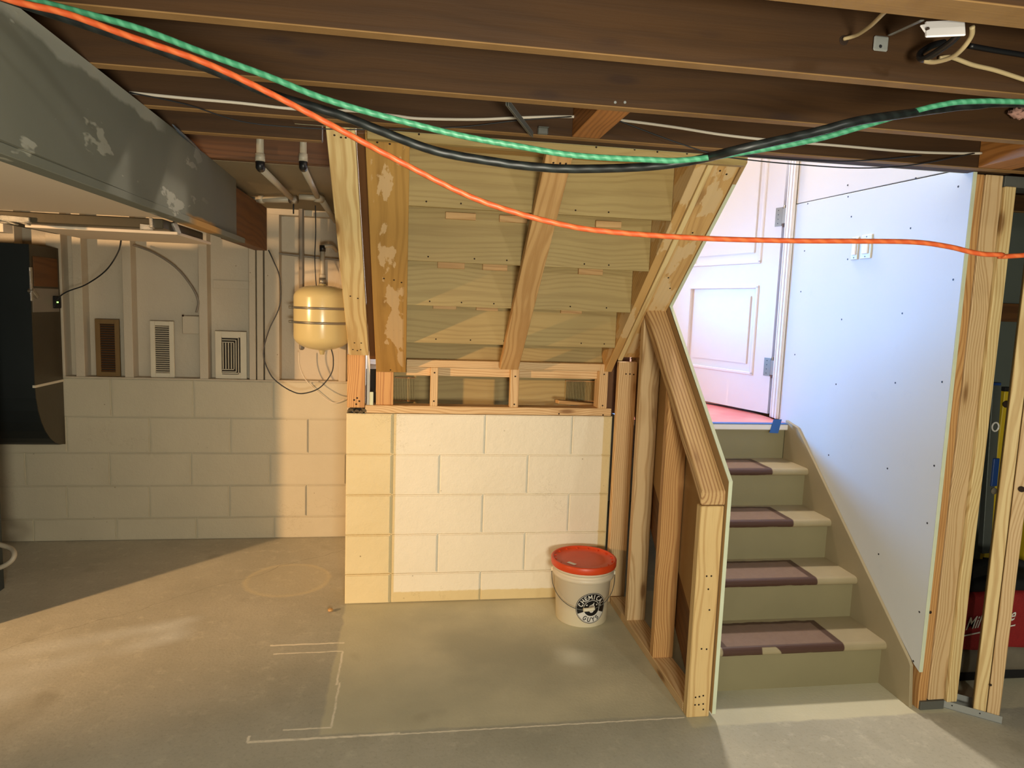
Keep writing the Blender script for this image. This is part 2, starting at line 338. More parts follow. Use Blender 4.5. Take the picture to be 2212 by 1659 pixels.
def abox(bm, x0, x1, y0, y1, z0, z1):
    hexa(bm, [(x0, y0, z0), (x1, y0, z0), (x1, y1, z0), (x0, y1, z0), (x0, y0, z1), (x1, y0, z1), (x1, y1, z1), (x0, y1, z1)])
def box(name, x0, x1, y0, y1, z0, z1, mat, parent=None, bevel=0.0015, origin=None, d=None):
    bm = bmesh.new(); abox(bm, x0, x1, y0, y1, z0, z1); s = (x1-x0, y1-y0, z1-z0)
    i = s.index(max(s)); d = d or [(1, 0, 0), (0, 1, 0), (0, 0, 1)][i]
    # local Z across the thinner side so rings run with the wide face
    up = (0, 0, 1)
    if i == 2: up = (1, 0, 0) if s[0] < s[1] else (0, 1, 0)
    elif i == 0: up = (0, 1, 0) if s[1] < s[2] else (0, 0, 1)
    else: up = (1, 0, 0) if s[0] < s[2] else (0, 0, 1)
    return bm_obj(name, bm, mat, parent, d, up, origin, bevel)
def board(name, a, b, w, t, mat, parent=None, up=(0, 0, 1), bevel=0.002):
    """bar from a to b, w wide along local Y, t thick along local Z (up)"""
    a = Vector(a); b = Vector(b); fr = frame(b-a, up); L = (b-a).length
    bm = bmesh.new(); abox(bm, -L/2, L/2, -w/2, w/2, -t/2, t/2)
    if bevel: bmesh.ops.bevel(bm, geom=bm.edges[:], offset=bevel, segments=1, affect='EDGES')
    me = D.meshes.new(name); bm.to_mesh(me); bm.free()
    return link(name, me, mat, parent, Matrix.Translation((a+b)/2) @ fr.to_4x4())
def xprism(name, pts, x0, x1, mat, parent=None, d=(0, 1, 0), bevel=0.0015, up=(1, 0, 0)):
    """polygon in the YZ plane given thickness along X"""
    bm = bmesh.new(); a = [bm.verts.new((x0, y, z)) for y, z in pts]; b = [bm.verts.new((x1, y, z)) for y, z in pts]
    bm.faces.new(a); bm.faces.new(b[::-1]); n = len(pts)
    for i in range(n): bm.faces.new([a[i], b[i], b[(i+1) % n], a[(i+1) % n]])
    return bm_obj(name, bm, mat, parent, d, up, bevel=bevel)
def lathe(name, prof, mat, parent=None, loc=(0, 0, 0), seg=40, mw=None, closed=False):
    bm = bmesh.new(); rings = []
    for r, z in prof:
        rings.append([bm.verts.new((r*math.cos(2*PI*i/seg), r*math.sin(2*PI*i/seg), z)) for i in range(seg)] if r > 1e-6 else [bm.verts.new((0, 0, z))])
    for a, b in zip(rings, rings[1:]):
        for i in range(seg):
            j = (i+1) % seg
            if len(a) == 1 and len(b) > 1: bm.faces.new([a[0], b[i], b[j]])
            elif len(b) == 1 and len(a) > 1: bm.faces.new([a[i], a[j], b[0]])
            elif len(a) > 1: bm.faces.new([a[i], a[j], b[j], b[i]])
    bmesh.ops.recalc_face_normals(bm, faces=bm.faces[:])
    me = D.meshes.new(name); bm.to_mesh(me); bm.free()
    for p in me.polygons: p.use_smooth = True
    return link(name, me, mat, parent, mw if mw is not None else Matrix.Translation(loc))
def smoothpath(P, n=6):
    P = [Vector(p) for p in P]; out = []
    for i in range(len(P)-1):
        p0 = P[max(i-1, 0)]; p1 = P[i]; p2 = P[i+1]; p3 = P[min(i+2, len(P)-1)]
        for j in range(n):
            t = j/n; out.append(0.5*((2*p1)+(p2-p0)*t+(2*p0-5*p1+4*p2-p3)*t*t+(3*p1-p0-3*p2+p3)*t**3))
    out.append(P[-1]); return out
def tube(name, P, r, mat, parent=None, n=6, seg=8, smooth=True, twist=0.0, rad=None):
    P = smoothpath(P, n) if smooth else [Vector(p) for p in P]
    bm = bmesh.new(); uvl = bm.loops.layers.uv.new('UVMap'); rings = []; L = [0.0]
    up = Vector((0, 0, 1))
    for i, p in enumerate(P):
        t = (P[min(i+1, len(P)-1)]-P[max(i-1, 0)]).normalized()
        s = t.cross(up)
        if s.length < 1e-3: s = t.cross(Vector((0, 1, 0)))
        s.normalize(); q = s.cross(t).normalized(); up = q
        rr = rad(i/(len(P)-1)) if rad else r
        rings.append([bm.verts.new(p+(s*math.cos(2*PI*k/seg)+q*math.sin(2*PI*k/seg))*rr) for k in range(seg)])
        if i: L.append(L[-1]+(P[i]-P[i-1]).length)
    for i in range(len(rings)-1):
        for k in range(seg):
            k2 = (k+1) % seg; f = bm.faces.new([rings[i][k], rings[i][k2], rings[i+1][k2], rings[i+1][k]])
            for lp, (u, v) in zip(f.loops, ((L[i]*20, k/seg), (L[i]*20, (k+1)/seg), (L[i+1]*20, (k+1)/seg), (L[i+1]*20, k/seg))): lp[uvl].uv = (u, v)
    bm.faces.new(rings[0][::-1]); bm.faces.new(rings[-1])
    bmesh.ops.recalc_face_normals(bm, faces=bm.faces[:])
    org = sum(P, Vector())/len(P); bm.transform(Matrix.Translation(-org))
    me = D.meshes.new(name); bm.to_mesh(me); bm.free()
    for p in me.polygons: p.use_smooth = True
    return link(name, me, mat, parent, Matrix.Translation(org))
_disc = {}
def dot(name, p, nrm, r, mat, parent, t=0.0012):
    """a small flat headed disc (nail, screw) sunk on a face, all sharing one mesh per size"""
    key = (name, r, mat)
    if key not in _disc:
        bm = bmesh.new(); bmesh.ops.create_cone(bm, cap_ends=True, segments=10, radius1=r, radius2=r*0.8, depth=t); me = D.meshes.new(name); bm.to_mesh(me); bm.free(); me.materials.append(M[mat]); _disc[key] = me
    q = Vector(nrm).to_track_quat('Z', 'Y').to_matrix().to_4x4()
    return link(name, _disc[key], None, parent, Matrix.Translation(Vector(p)+Vector(nrm).normalized()*t*0.4) @ q)
# ------------------------------------------------------------------ constants of the place
ZC = 2.035                       # underside of the joists
XR = 1.98                        # face of the stair drywall
XS = 1.966                       # face of the skirt board
YF = 4.332                       # far block wall
YB = 3.334                       # low block wall under the stairs
YW = 5.1                         # back wall of the stairwell
# ------------------------------------------------------------------ setting: floor, walls, ceiling
bm = bmesh.new(); abox(bm, -6.1, 4.2, -2.6, 5.3, -0.1, 0)
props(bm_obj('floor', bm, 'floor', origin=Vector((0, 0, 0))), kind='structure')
def wallbox(name, x0, x1, y0, y1, z0, z1, mat, kind='structure'):
    return props(box(name, x0, x1, y0, y1, z0, z1, mat, bevel=0), kind=kind)
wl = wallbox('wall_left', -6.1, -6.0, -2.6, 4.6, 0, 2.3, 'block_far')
wn = wallbox('wall_near', -6.1, 4.2, -2.7, -2.6, 0, 2.3, 'block_far')
wr = wallbox('wall_right', 4.2, 4.3, -2.6, 5.3, 0, 2.3, 'closet')
# far block wall with its blocks
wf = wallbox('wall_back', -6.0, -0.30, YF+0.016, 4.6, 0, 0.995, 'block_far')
CH_ = {}
def block(x0, x1, z0, z1, y, mat, parent, g=0.003, dep=0.03):
    key = (round(x1-x0, 3), round(z1-z0, 3), mat)
    if key not in CH_:
        bm = bmesh.new(); w = (x1-x0)/2-g; h = (z1-z0)/2-g; abox(bm, -w, w, 0, dep, -h, h)
        bmesh.ops.bevel(bm, geom=[e for e in bm.edges if all(abs(v.co.y) < 1e-6 for v in e.verts)], offset=0.005, segments=2, affect='EDGES')
        me = D.meshes.new('block'); bm.to_mesh(me); bm.free(); me.materials.append(M[mat]); CH_[key] = me
    return link('block', CH_[key], None, parent, Matrix.Translation(((x0+x1)/2, y, (z0+z1)/2)))
zs = [0, .14, .343, .546, .765, .995]
heads = [(-2.19, .46), (-2.0, .462), (-2.22, .462), (-1.99, .462), (-2.2, .462)]
for i in range(5):
    x = heads[i][0]-3*heads[i][1]
    while x < -0.30:
        a, b = max(x, -3.3), min(x+heads[i][1], -0.30)
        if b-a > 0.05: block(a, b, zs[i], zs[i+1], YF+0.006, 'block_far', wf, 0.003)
        x += heads[i][1]
box('ledge', -3.3, -0.30, YF-0.002, 4.44, 0.995, 1.003, 'farpaint', wf)
# painted stud bays above
wu = wallbox('wall_back_upper', -6.0, -0.30, 4.42, 4.5, 1.003, 2.4, 'farpaint')
def fx(px): return -1.216+(px-438)*.00267
for a, b in ((20, 60), (120, 150), (172, 190), (272, 290), (430, 448), (537, 551), (554, 567.5), (571, 603), (735, 752)):
    box('stud', fx(a), fx(b), YF+0.004, 4.419, 1.003, 2.0, 'farpaint', wu)
box('top_plate', -3.3, -0.30, YF+0.004, 4.419, 2.0, ZC, 'farpaint', wu)
box('plank', fx(453), fx(533), 4.412, 4.42, 1.55, 1.60, 'farpaint', wu)
# wall at the right end of the far bay (side of the stairwell)
wsl = wallbox('wall_stairwell_left', -0.300, -0.275, YB+.2, YW, 0, 4.4, 'drywall_old')
# low block wall under the stairs
wb = wallbox('wall_under_stairs', -0.287, 1.045, YB+0.014, YB+0.2, 0, 0.962, 'block')
rows = [(0, .154, [-.062, .389, .834]), (.154, .357, [-.062, .167, .612]), (.357, .56, [-.062, .389, .834]), (.56, .763, [-.062, .167, .612]), (.763, .966, [-.062, .389, .834])]
for z0, z1, hs in rows:
    block(-.289, -.066, z0, z1, YB, 'block_raw', wb, 0.003)
    xs = hs+[1.045]
    for a, b in zip(xs, xs[1:]): block(a, b, z0, z1, YB+0.001, 'block', wb, 0.003)
# ceiling: subfloor, gypsum patch, joists
ce = wallbox('ceiling', -6.1, 4.2, -2.6, 2.3, 2.27, 2.30, 'dark_wood')
box('subfloor', -6.1, -0.30, 2.3, 4.6, 2.27, 2.30, 'dark_wood', ce, 0)
box('subfloor', 2.1, 4.2, 2.3, 5.3, 2.27, 2.30, 'dark_wood', ce, 0)
box('gypsum_panel', -6.0, -0.30, 2.93, 4.42, ZC+0.0, ZC+0.012, 'paper_beige', ce)
J = [(-1.35, -1.312), (-1.0, -.962), (-.65, -.612), (-.3, -.262), (.05, .088), (.40, .438), (.75, .788), (1.077, 1.153), (1.458, 1.496), (1.81, 1.85)]
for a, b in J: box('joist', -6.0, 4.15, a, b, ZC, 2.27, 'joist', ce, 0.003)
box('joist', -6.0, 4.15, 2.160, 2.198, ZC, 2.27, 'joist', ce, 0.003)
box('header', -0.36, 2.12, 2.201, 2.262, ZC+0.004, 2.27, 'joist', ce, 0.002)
props(box('header_lip', -0.36, 2.0, 2.262, 2.275, ZC+0.006, 2.27, 'drywall_edge', ce, 0.001), 'pale drywall edge under the header')
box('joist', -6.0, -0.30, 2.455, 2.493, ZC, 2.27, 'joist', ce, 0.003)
box('joist', -6.0, -0.30, 2.885, 2.923, ZC, 2.27, 'rim', ce, 0.003)
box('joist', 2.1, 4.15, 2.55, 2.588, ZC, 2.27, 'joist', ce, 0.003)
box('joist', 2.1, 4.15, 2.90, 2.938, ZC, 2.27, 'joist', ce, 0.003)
box('blocking', .495, .585, 1.851, 2.159, ZC+0.002, ZC+0.09, 'blocking', ce, 0.002)
box('blocking', 1.93, 2.06, 1.851, 2.159, ZC+0.002, ZC+0.12, 'blocking', ce, 0.002)
for u, v in ((1329, 221), (1350, 221)): dot('nail', at(u, v, 'y', 1.81), (0, -1, 0), 0.004, 'steel', ce)
# drywall board beyond the closet
wc = wallbox('wall_closet', 2.0, 4.2, 3.35, 3.4, 0, 2.3, 'closet')
# ------------------------------------------------------------------ stairwell shell
wsb = wallbox('wall_stairwell_back', -0.36, 2.1, YW, YW+0.1, 0, 4.4, 'drywall_old')
wallbox('wall_stairwell_ceiling', -0.36, 2.1, 2.3, YW+0.1, 4.4, 4.45, 'white')
wallbox('wall_stairwell_near', -0.36, 2.1, 2.262, 2.30, 2.30, 4.4, 'drywall_old')
wallbox('wall_stairwell_left_upper', -0.300, -0.275, 2.3, YB+.2, 2.27, 4.4, 'drywall_old')
w = wallbox('window_1', -0.274, 0.95, YW-0.03, YW, 1.05, 2.7, 'white')
box('pane', -0.262, 0.30, YW-0.036, YW-0.031, 1.09, 2.66, 'winlight', w, 0); box('pane', 0.34, 0.92, YW-0.036, YW-0.031, 1.09, 2.66, 'winlight', w, 0)
# right drywall of the stairs (lower sheet + upper sheet), casing, door opening beyond
drw = props(xprism('wall_stairs_right', [(2.232, .155), (2.262, .17), (3.19, .925), (3.372, .945), (3.372, 2.084), (2.232, 2.055)], XR, XR+0.013, 'drywall', bevel=0.001), kind='structure')
xprism('upper_sheet', [(2.28, 2.062), (3.372, 2.088), (3.372, 4.4), (2.28, 4.4)], XR+0.001, XR+0.013, 'drywall_old', drw)
xprism('sheet_edge', [(2.229, .155), (2.2315, .155), (2.2315, 2.052), (2.229, 2.052)], XR-0.001, XR+0.0145, 'drywall_edge', drw)
for u, v in ((1832, 425), (1831, 400), (1745, 440), (1978, 385), (2070, 403), (1839, 468), (1967, 493), (1738, 542), (1831, 560), (2059, 604), (1730, 630), (1949, 677), (1818, 690), (1717, 766), (1806, 830), (1934, 827), (2035, 825), (1790, 983), (1917, 1012), (2018, 1006), (2003, 1130), (1898, 1197), (1986, 1322), (1973, 1428)):
    dot('screw', at(u, v, 'x', XR), (-1, 0, 0), 0.0042, 'screw', drw)
wallbox('wall_stairs_right_far', XR+0.001, XR+0.1, 4.465, YW, 0.9, 4.4, 'drywall_old')
wallbox('wall_over_door', XR+0.001, XR+0.1, 3.372, 4.465, 3.05, 4.4, 'drywall_old')
# casing
cs = props(box('trim_1', XR-.012, XR, 3.372, 3.449, .955, 3.06, 'white', bevel=0.002), kind='structure')
box('moulding', XR-.018, XR-.0115, 3.374, 3.388, .955, 3.06, 'white', cs, 0.002); box('moulding', XR-.016, XR-.0115, 3.402, 3.412, .955, 3.06, 'white', cs, 0.002); box('moulding', XR-.015, XR-.0115, 3.432, 3.440, .955, 3.06, 'white', cs, 0.002)
box('jamb', XR+.0005, XR+.11, 3.449, 3.462, .955, 3.05, 'white', cs, 0.001); box('jamb', XR, XR+.11, 4.45, 4.465, .955, 3.05, 'white', cs, 0.001)
# door leaf ajar towards the landing
hx, hy = 1.992, 3.502; dv = Vector((-.29, .956, 0)).normalized(); nv = Vector((.956, .29, 0)).normalized()
def dbox(bm, s0, s1, t0, t1, z0, z1):
    P = []
    for z in (z0, z1):
        for s, t in ((s0, t0), (s1, t0), (s1, t1), (s0, t1)): P.append(Vector((hx, hy, z))+dv*s+nv*t)
    hexa(bm, P)
bm = bmesh.new()
for a in ((0.01, 0.145, .962, 2.99), (.725, .92, .962, 2.99), (.145, .725, .962, 1.167), (.145, .725, 1.67, 1.80), (.145, .725, 2.84, 2.99)): dbox(bm, a[0], a[1], 0, .036, a[2], a[3])
door = props(bm_obj('door_1', bm, 'doorwhite', d=dv), kind='structure')
for z0, z1 in ((1.167, 1.67), (1.80, 2.84)):
    bm = bmesh.new(); dbox(bm, .145, .725, .010, .026, z0, z1); bm_obj('panel', bm, 'doorwhite', door, dv)
    bm = bmesh.new(); dbox(bm, .20, .67, .003, .012, z0+.055, z1-.055); bmesh.ops.bevel(bm, geom=bm.edges[:], offset=0.004, segments=2, affect='EDGES'); bm_obj('panel', bm, 'doorwhite', door, dv)
    bm = bmesh.new()
    for a in ((.140, .160, z0, z1), (.710, .730, z0, z1), (.140, .730, z0-.004, z0+.014), (.140, .730, z1-.014, z1+.004)): dbox(bm, a[0], a[1], -.007, .012, a[2], a[3])
    bm_obj('moulding', bm, 'doorwhite', door, dv, bevel=0.004, seg=2)
for zc in (1.222, 2.04, 2.85):
    bm = bmesh.new(); dbox(bm, .010, .058, -.003, .001, zc-.05, zc+.05); h = bm_obj('hinge', bm, 'chrome', door, dv)
    tube('hinge_pin', [Vector((hx, hy, zc-.058))+dv*-.006-nv*.006, Vector((hx, hy, zc+.058))+dv*-.006-nv*.006], .006, 'chrome', h, smooth=False)
    bm = bmesh.new(); abox(bm, XR-.001, XR+.001, 3.455, 3.497, zc-.04, zc+.04); bm_obj('hinge_leaf', bm, 'chrome', h)
    for dz in (-.035, -.012, .012, .035): dot('screw', Vector((hx, hy, zc+dz))+dv*.038-nv*.003, -nv, .003, 'screw', h)
# hall beyond the door
hf = props(box('floor_hall', XR+0.1, 4.2, 3.42, 5.3, .90, .945, 'dark_wood', bevel=0), kind='structure')
for i in range(13): box('plank', XR+0.11, 4.15, 3.45+i*.13, 3.45+i*.13+.127, .945, .953, 'hallfloor', hf, 0.001)
wallbox('wall_hall', 4.15, 4.2, 3.42, 5.3, .95, 3.4, 'white'); wallbox('wall_hall_far', XR+.1, 4.2, 5.25, 5.3, .95, 3.4, 'white')
wallbox('wall_hall_ceiling', XR+.1, 4.2, 3.42, 5.3, 3.4, 3.45, 'white'); wallbox('wall_hall_near', XR+.1, 4.2, 3.40, 3.45, 2.3, 3.4, 'white')
# ------------------------------------------------------------------ lower staircase
Y0, T, R, NO = 2.425, .2145, .19029, .028; XL = 1.162
st = thing('lower_staircase', 'olive painted lower stair flight with brown mat stains on its four treads', 'stairs', (1.56, 2.9, 0))
for i in range(5):
    top = (i+1)*R - (.036 if i < 4 else .03)
    box('riser', XL, XS, Y0+i*T, Y0+i*T+.018, i*R+(.0 if i else 0), top, 'stairpaint', st, 0)
for i in range(4):
    ya, yb, z = Y0+i*T-NO, Y0+(i+1)*T, (i+1)*R
    bm = bmesh.new(); prof = [(yb, z), (yb, z-.036)]
    for kk in range(9):
        a = -PI/2-PI*kk/8; prof.append((ya+.018+.018*math.cos(a), z-.018+.018*math.sin(a)))
    A = [bm.verts.new((XL, y, zz)) for y, zz in prof]; B = [bm.verts.new((XS, y, zz)) for y, zz in prof]; n = len(prof)
    bm.faces.new(A); bm.faces.new(B[::-1])
    for q in range(n): bm.faces.new([A[q], B[q], B[(q+1) % n], A[(q+1) % n]])
    o = bm_obj('tread', bm, 'tread', st, (1, 0, 0), origin=Vector(((XL+XS)/2, (ya+yb)/2, z)))
xprism('skirt_board', [(2.245, 0), (2.262, .165), (2.275, .182), (3.17, .945), (3.28, .965), (3.28, .75), (2.6, .0)], XS-.0005, XR-.001, 'skirt', st, d=(0, .76, .64))
xprism('stringer', [(2.33, 0), (2.33, .16), (3.30, 1.02), (3.30, .76), (2.45, 0)], 1.149, 1.161, 'dark_wood', st, d=(0, .76, .64))
# ------------------------------------------------------------------ landing
ld = thing('landing', 'stair landing covered in pinkish red paper with blue tape along the edge', 'landing', (1.4, 4.2, .95))
box('platform', XL, XR, 3.283-NO, YW, .915, .945, 'white', ld, 0.004); box('platform', -.275, XL, 3.80, YW, .915, .945, 'dark_wood', ld, 0.003)
box('floor_paper', XL, XR, 3.29, YW, .945, .947, 'paper', ld, 0)
box('tape', XL, XR+.0, 3.254, 3.295, .9455, .9485, 'tape', ld, 0)
t = bmesh.new(); q = [at(1671, 906, 'y', 3.252), at(1689, 906, 'y', 3.252), at(1681, 936, 'y', 3.252), at(1662, 935, 'y', 3.252)]
va = [t.verts.new(p) for p in q]; vb = [t.verts.new(p+Vector((0, .001, 0))) for p in q]; t.faces.new(va); t.faces.new(vb[::-1])
for i in range(4): t.faces.new([va[i], vb[i], vb[(i+1) % 4], va[(i+1) % 4]])
props(bm_obj('tape', t, 'tape', ld), 'loose end of blue tape hanging over the landing edge')
tube('cord', [at(u, v, 'z', .952) for u, v in ((1512, 869), (1560, 876), (1610, 886), (1648, 893))], .003, 'wire', ld)
# ------------------------------------------------------------------ upper staircase seen from below
us = thing('upper_staircase', 'unfinished upper stair flight seen from below, tan risers between planks', 'stairs', (.45, 2.8, 1.5))
SL = Vector((0, 1, -.835)).normalized(); NR = Vector((0, -.835, -1)).normalized(); CC = 3.969
def pl(y, off=0): return Vector((0, y, CC-.835*y))+NR*off
E = [(2.31, 2.035), (2.538, 1.850), (2.754, 1.669), (2.963, 1.495), (3.167, 1.324)]
xa, xb = -.14, .984
for i in range(1, 5):
    y, z = E[i]; zt = E[i-1][1]+.048
    box('riser', xa, xb, y, y+.019, z, zt, 'riser', us, 0.001)
    yn = E[i+1][0]+.02 if i < 4 else y+.235
    box('tread', xa, xb, y+.019, yn+.02, z+.048, z+.074, 'tread_under', us, 0.001)
box('riser', xa, xb, 2.31, 2.33, 2.036, 2.25, 'riser', us, 0.001); box('tread', xa, xb, 2.31, 2.58, 2.05, 2.075, 'tread_under', us, 0.001)
props(box('ledger', -.14, 1.14, 2.277, 2.309, 2.014, 2.046, 'riser', us, 0.002), 'thin ledger strip under the header')
for u, v in ((905, 290), (1020, 300), (1288, 318), (1371, 323), (1420, 328), (1484, 332)): dot('nail_hole', at(u, v, 'y', 2.277), (0, -1, 0), .0035, 'hole', us)
gb = [[(962, 1027, 474), (1078, 1138, 474), (1285, 1340, 487)], [(945, 1003, 578), (1042, 1095, 582), (1248, 1300, 592)], [(935, 985, 669), (1028, 1075, 671), (1210, 1255, 679)]]
for i, row in enumerate(gb):
    y, z = E[i+2]
    for a, b, v in row:
        pa, pb = at(a, v, 'y', y), at(b, v, 'y', y); box('glue_block', pa.x, pb.x, y-.016, y, E[i+1][1]-.014, E[i+1][1]+.012, 'brace', us, 0.001)
for i in range(1, 5):
    y, z = E[i]
    for u in (930, 1010, 1085, 1255, 1330):
        p = at(u+random.uniform(-20, 20), 500, 'y', y); dot('nail_hole', (p.x, y, z+.018), (0, -1, 0), .0034, 'hole', us)
    tb = [(xb-.02, y-.004), ]
def slope_board(name, x0, x1, ya, yb, t, mat, off=0.0, parent=us, cut=True):
    P = []
    for o_ in (off, off-t):
        a = pl(ya, o_); b = pl(yb, o_)
        P += [Vector((x0, a.y, a.z)), Vector((x1, a.y, a.z)), Vector((x1, b.y, b.z)), Vector((x0, b.y, b.z))]
    bm = bmesh.new(); hexa(bm, P); return bm_obj(name, bm, mat, parent, SL, NR, bevel=0.002)
# stringers: deep planks on edge
slope_board('stringer', .985, 1.022, 2.325, 3.325, .235, 'pine_plank', 0.0)
slope_board('stringer', -.178, -.142, 2.325, 3.30, .235, 'dark_wood', -.02)
slope_board('furring_strip', 1.024, 1.045, 2.305, 3.24, .05, 'stud_pale', .008)
props(slope_board('soffit_plank', 1.047, 1.146, 2.305, 3.225, .035, 'pine_plank', .0), 'right soffit plank with pale paper scraps')
props(slope_board('soffit_plank', -.148, -.006, 2.305, 3.345, .035, 'old_plank', .012), 'left soffit plank with torn pale paper patches')
props(slope_board('brace', .442, .533, 2.315, 3.285, .036, 'brace', .036), 'narrow centre brace')
for u, v in ((1207, 312), (1220, 313), (1231, 314)): dot('nail_hole', pl(2.34, .036)+Vector((.45+(u-1195)*.0018, 0, 0)), NR, .004, 'hole', us)
for dx, dy in ((.02, 0), (.06, .002), (.10, -.003), (.03, .5), (.07, .505), (.10, .515), (.05, 1.0)): dot('nail_hole', pl(2.33+dy, .012)+Vector((-.13+dx, 0, 0)), NR, .004, 'hole', us)
for dx, dy in ((.02, .02), (.05, .03), (.03, .25), (.02, .45), (.05, .5), (.03, .9), (.05, .905)): dot('nail_hole', pl(2.33+dy, .0)+Vector((1.06+dx, 0, 0)), NR, .004, 'hole', us)
# lower, dark steps seen through the frame
box('riser', xa, 1.011, 3.395, 3.414, 1.148, 1.372, 'riser', us, 0.001); box('tread', xa, xb, 3.414, 3.64, 1.165, 1.19, 'tread_under', us, 0.001)
box('riser', xa, 1.145, 3.60, 3.619, .968, 1.165, 'riser', us, 0.001)
# ------------------------------------------------------------------ framing on the low wall
fr = thing('cripple_frame', 'low 2x4 stud frame standing on the painted block wall', 'frame', (.42, YB, .966))
y0 = YB-.004
box('sill_plate', -.198, 1.033, y0, y0+.089, .967, 1.005, 'stud', fr, 0.002)
box('top_plate', -.004, 1.008, y0+.002, y0+.09, 1.196, 1.232, 'stud', fr, 0.002); box('backing_rail', -.004, .962, y0+.042, y0+.08, 1.150, 1.197, 'stud', fr, 0.002)
for a, b in ((.113, .150), (.507, .551), (.962, 1.008)): box('stud', a, b, y0+.001, y0+.04 if a < .9 else y0+.088, 1.005, 1.196 if a < .9 else 1.23, 'stud', fr, 0.002)
box('side_board', 1.012, 1.040, y0+.02, 3.80, .967, 1.45, 'dark_wood', fr, 0.001); box('side_board', 1.041, 1.146, 3.42, 3.44, .967, 1.55, 'dark_wood', fr, 0.001)
box('stud', -.149, -.065, y0+.02, y0+.058, 1.005, 1.21, 'stud_orange', fr, 0.002)
for x, z in ((.131, 1.17), (.131, 1.03), (.53, 1.16), (.53, 1.02), (.985, 1.18), (.985, 1.02), (.76, .975), (.99, .972)): dot('nail_hole', (x, y0-.0005, z), (0, -1, 0), .004, 'hole', fr)
def comb(name, u0, u1, v0, v1, y, label, n):
    g = thing(name, label, 'grille', at((u0+u1)/2, v1, 'y', y), 'slat grilles behind the stud frame'); a, b = at(u0, v0, 'y', y), at(u1, v1, 'y', y); z0 = max(b.z, .975)
    box('rail', a.x, b.x, y, y+.01, z0-.006, z0, 'stud_orange', g, 0); box('rail', a.x, b.x, y, y+.01, a.z, a.z+.006, 'stud_orange', g, 0)
    for i in range(n): x = a.x+(b.x-a.x)*(i+.5)/n; box('slat', x-.0025, x+.0025, y, y+.012, z0, a.z, 'riser', g, 0)
comb('slat_grille', 853, 896, 817, 865, 3.575, 'small vertical slat grille behind left end of stud frame', 12)
comb('slat_grille', 1222, 1292, 824, 866, 3.575, 'wider vertical slat grille behind right end of stud frame', 22)
of = thing('wood_offcut', 'short wood offcut lying behind the right end of the stud frame', 'offcut', (.87, 3.5, 1.0))
board('plank', at(1202, 867, 'y', 3.45), at(1300, 876, 'y', 3.52), .05, .018, 'brace', of)
# left corner: sloped 2x4 above a short post, gap with torn drywall
lc = thing('sloped_stud', 'pale knotty sloped 2x4 left of the stair underside', '2x4', (-.24, 2.8, 1.6))
slope_board('board', -.270, -.180, 2.30, 3.255, .036, 'stud_pale', 0.0, lc)
for dx, y in ((.025, 2.325), (.045, 2.33), (.06, 2.33), (.03, 2.93), (.06, 2.94), (.02, 3.22), (.04, 3.225), (.055, 3.22), (.03, 3.18), (.06, 3.18)): dot('nail_hole', pl(y, 0)+Vector((-.27+dx, 0, 0)), NR, .0038, 'hole', lc)
cp = thing('short_post', 'short orange 2x4 post on the left end of the block wall', 'post', (-.24, YB, .99))
box('stud', -.283, -.200, YB-.006, YB+.03, .993, 1.25, 'stud_orange', cp, 0.002)
for x, z in ((-.25, 1.03), (-.236, 1.04), (-.226, 1.025), (-.24, 1.01)): dot('nail_hole', (x, YB-.0065, z), (0, -1, 0), .0045, 'hole', cp)
bm = bmesh.new(); bmesh.ops.create_grid(bm, x_segments=14, y_segments=6, size=.5)
for v in bm.verts: v.co = Vector((v.co.x*.09-.237, YB+.04+v.co.y*.09, .972+random.uniform(0, .018)))
bmesh.ops.solidify(bm, geom=bm.faces[:], thickness=.012); rb = bm_obj('mortar_rubble', bm, 'rubble'); props(rb, 'crumbled mortar bed under the short orange post', 'mortar', kind='stuff')
gapo = thing('gap_boards', 'brown boards and torn drywall strip in the gap beside the stair plank', 'boards', (-.17, 3.4, 1.0))
xprism('drywall_strip', [(3.345, .99), (3.35, 1.10), (3.335, 1.25), (3.345, 1.48), (3.37, 1.48), (3.37, .99)], -.192, -.178, 'drywall_old', gapo, d=(0, 0, 1))
slope_board('plank', -.179, -.1795+.018, 2.32, 3.18, .16, 'rim', -.05, gapo)
xprism('torn_paper', [(3.34, .99), (3.34, 1.07), (3.36, 1.05), (3.36, .99)], -.177, -.160, 'drywall_edge', gapo, d=(0, 0, 1))
box('plank', -.20, -.186, 3.36, 3.40, 1.26, 2.2, 'rim', gapo, 0.001)
box('shade_board', -.205, -.10, 3.50, 3.515, .967, 1.165, 'blackmatte', gapo, 0.001); box('shade_board', -.205, -.10, 3.50, 3.515, 1.33, 2.2, 'blackmatte', gapo, 0.001)  # black boards added to stand in for the darkness in the gap
# ------------------------------------------------------------------ knee wall
kw = thing('knee_wall', 'sloping open stud knee wall beside the lower stairs, drywall on far side', 'partition', (1.1, 2.8, 0))
x0, x1 = 1.056, 1.145
box('bottom_plate', x0, x1, 2.303, 3.25, 0, .038, 'stud', kw, 0.002)
def captop(y): return .868+(y-2.264)*.935
def cap_under(y): return captop(y)-.055
xprism('cap_rail', [(2.262, .815), (2.262, captop(2.264)), (2.985, captop(2.985)), (3.03, cap_under(3.02))], x0-.002, x1+.002, 'cap', kw, d=(0, .73, .68), bevel=0.004)
props(box('end_post', x0, x1, 2.264, 2.302, 0, .813, 'post', kw, 0.003), 'front end post with screw holes at its foot')
for y, m in ((2.63, 'stud_orange'), (2.98, 'stud')):
    xprism('stud', [(y, .038), (y, cap_under(y)), (y+.038, cap_under(min(y+.038, 3.02))), (y+.038, .038)], x0, x1, m, kw, d=(0, 0, 1), up=(0, 1, 0), bevel=0.002)
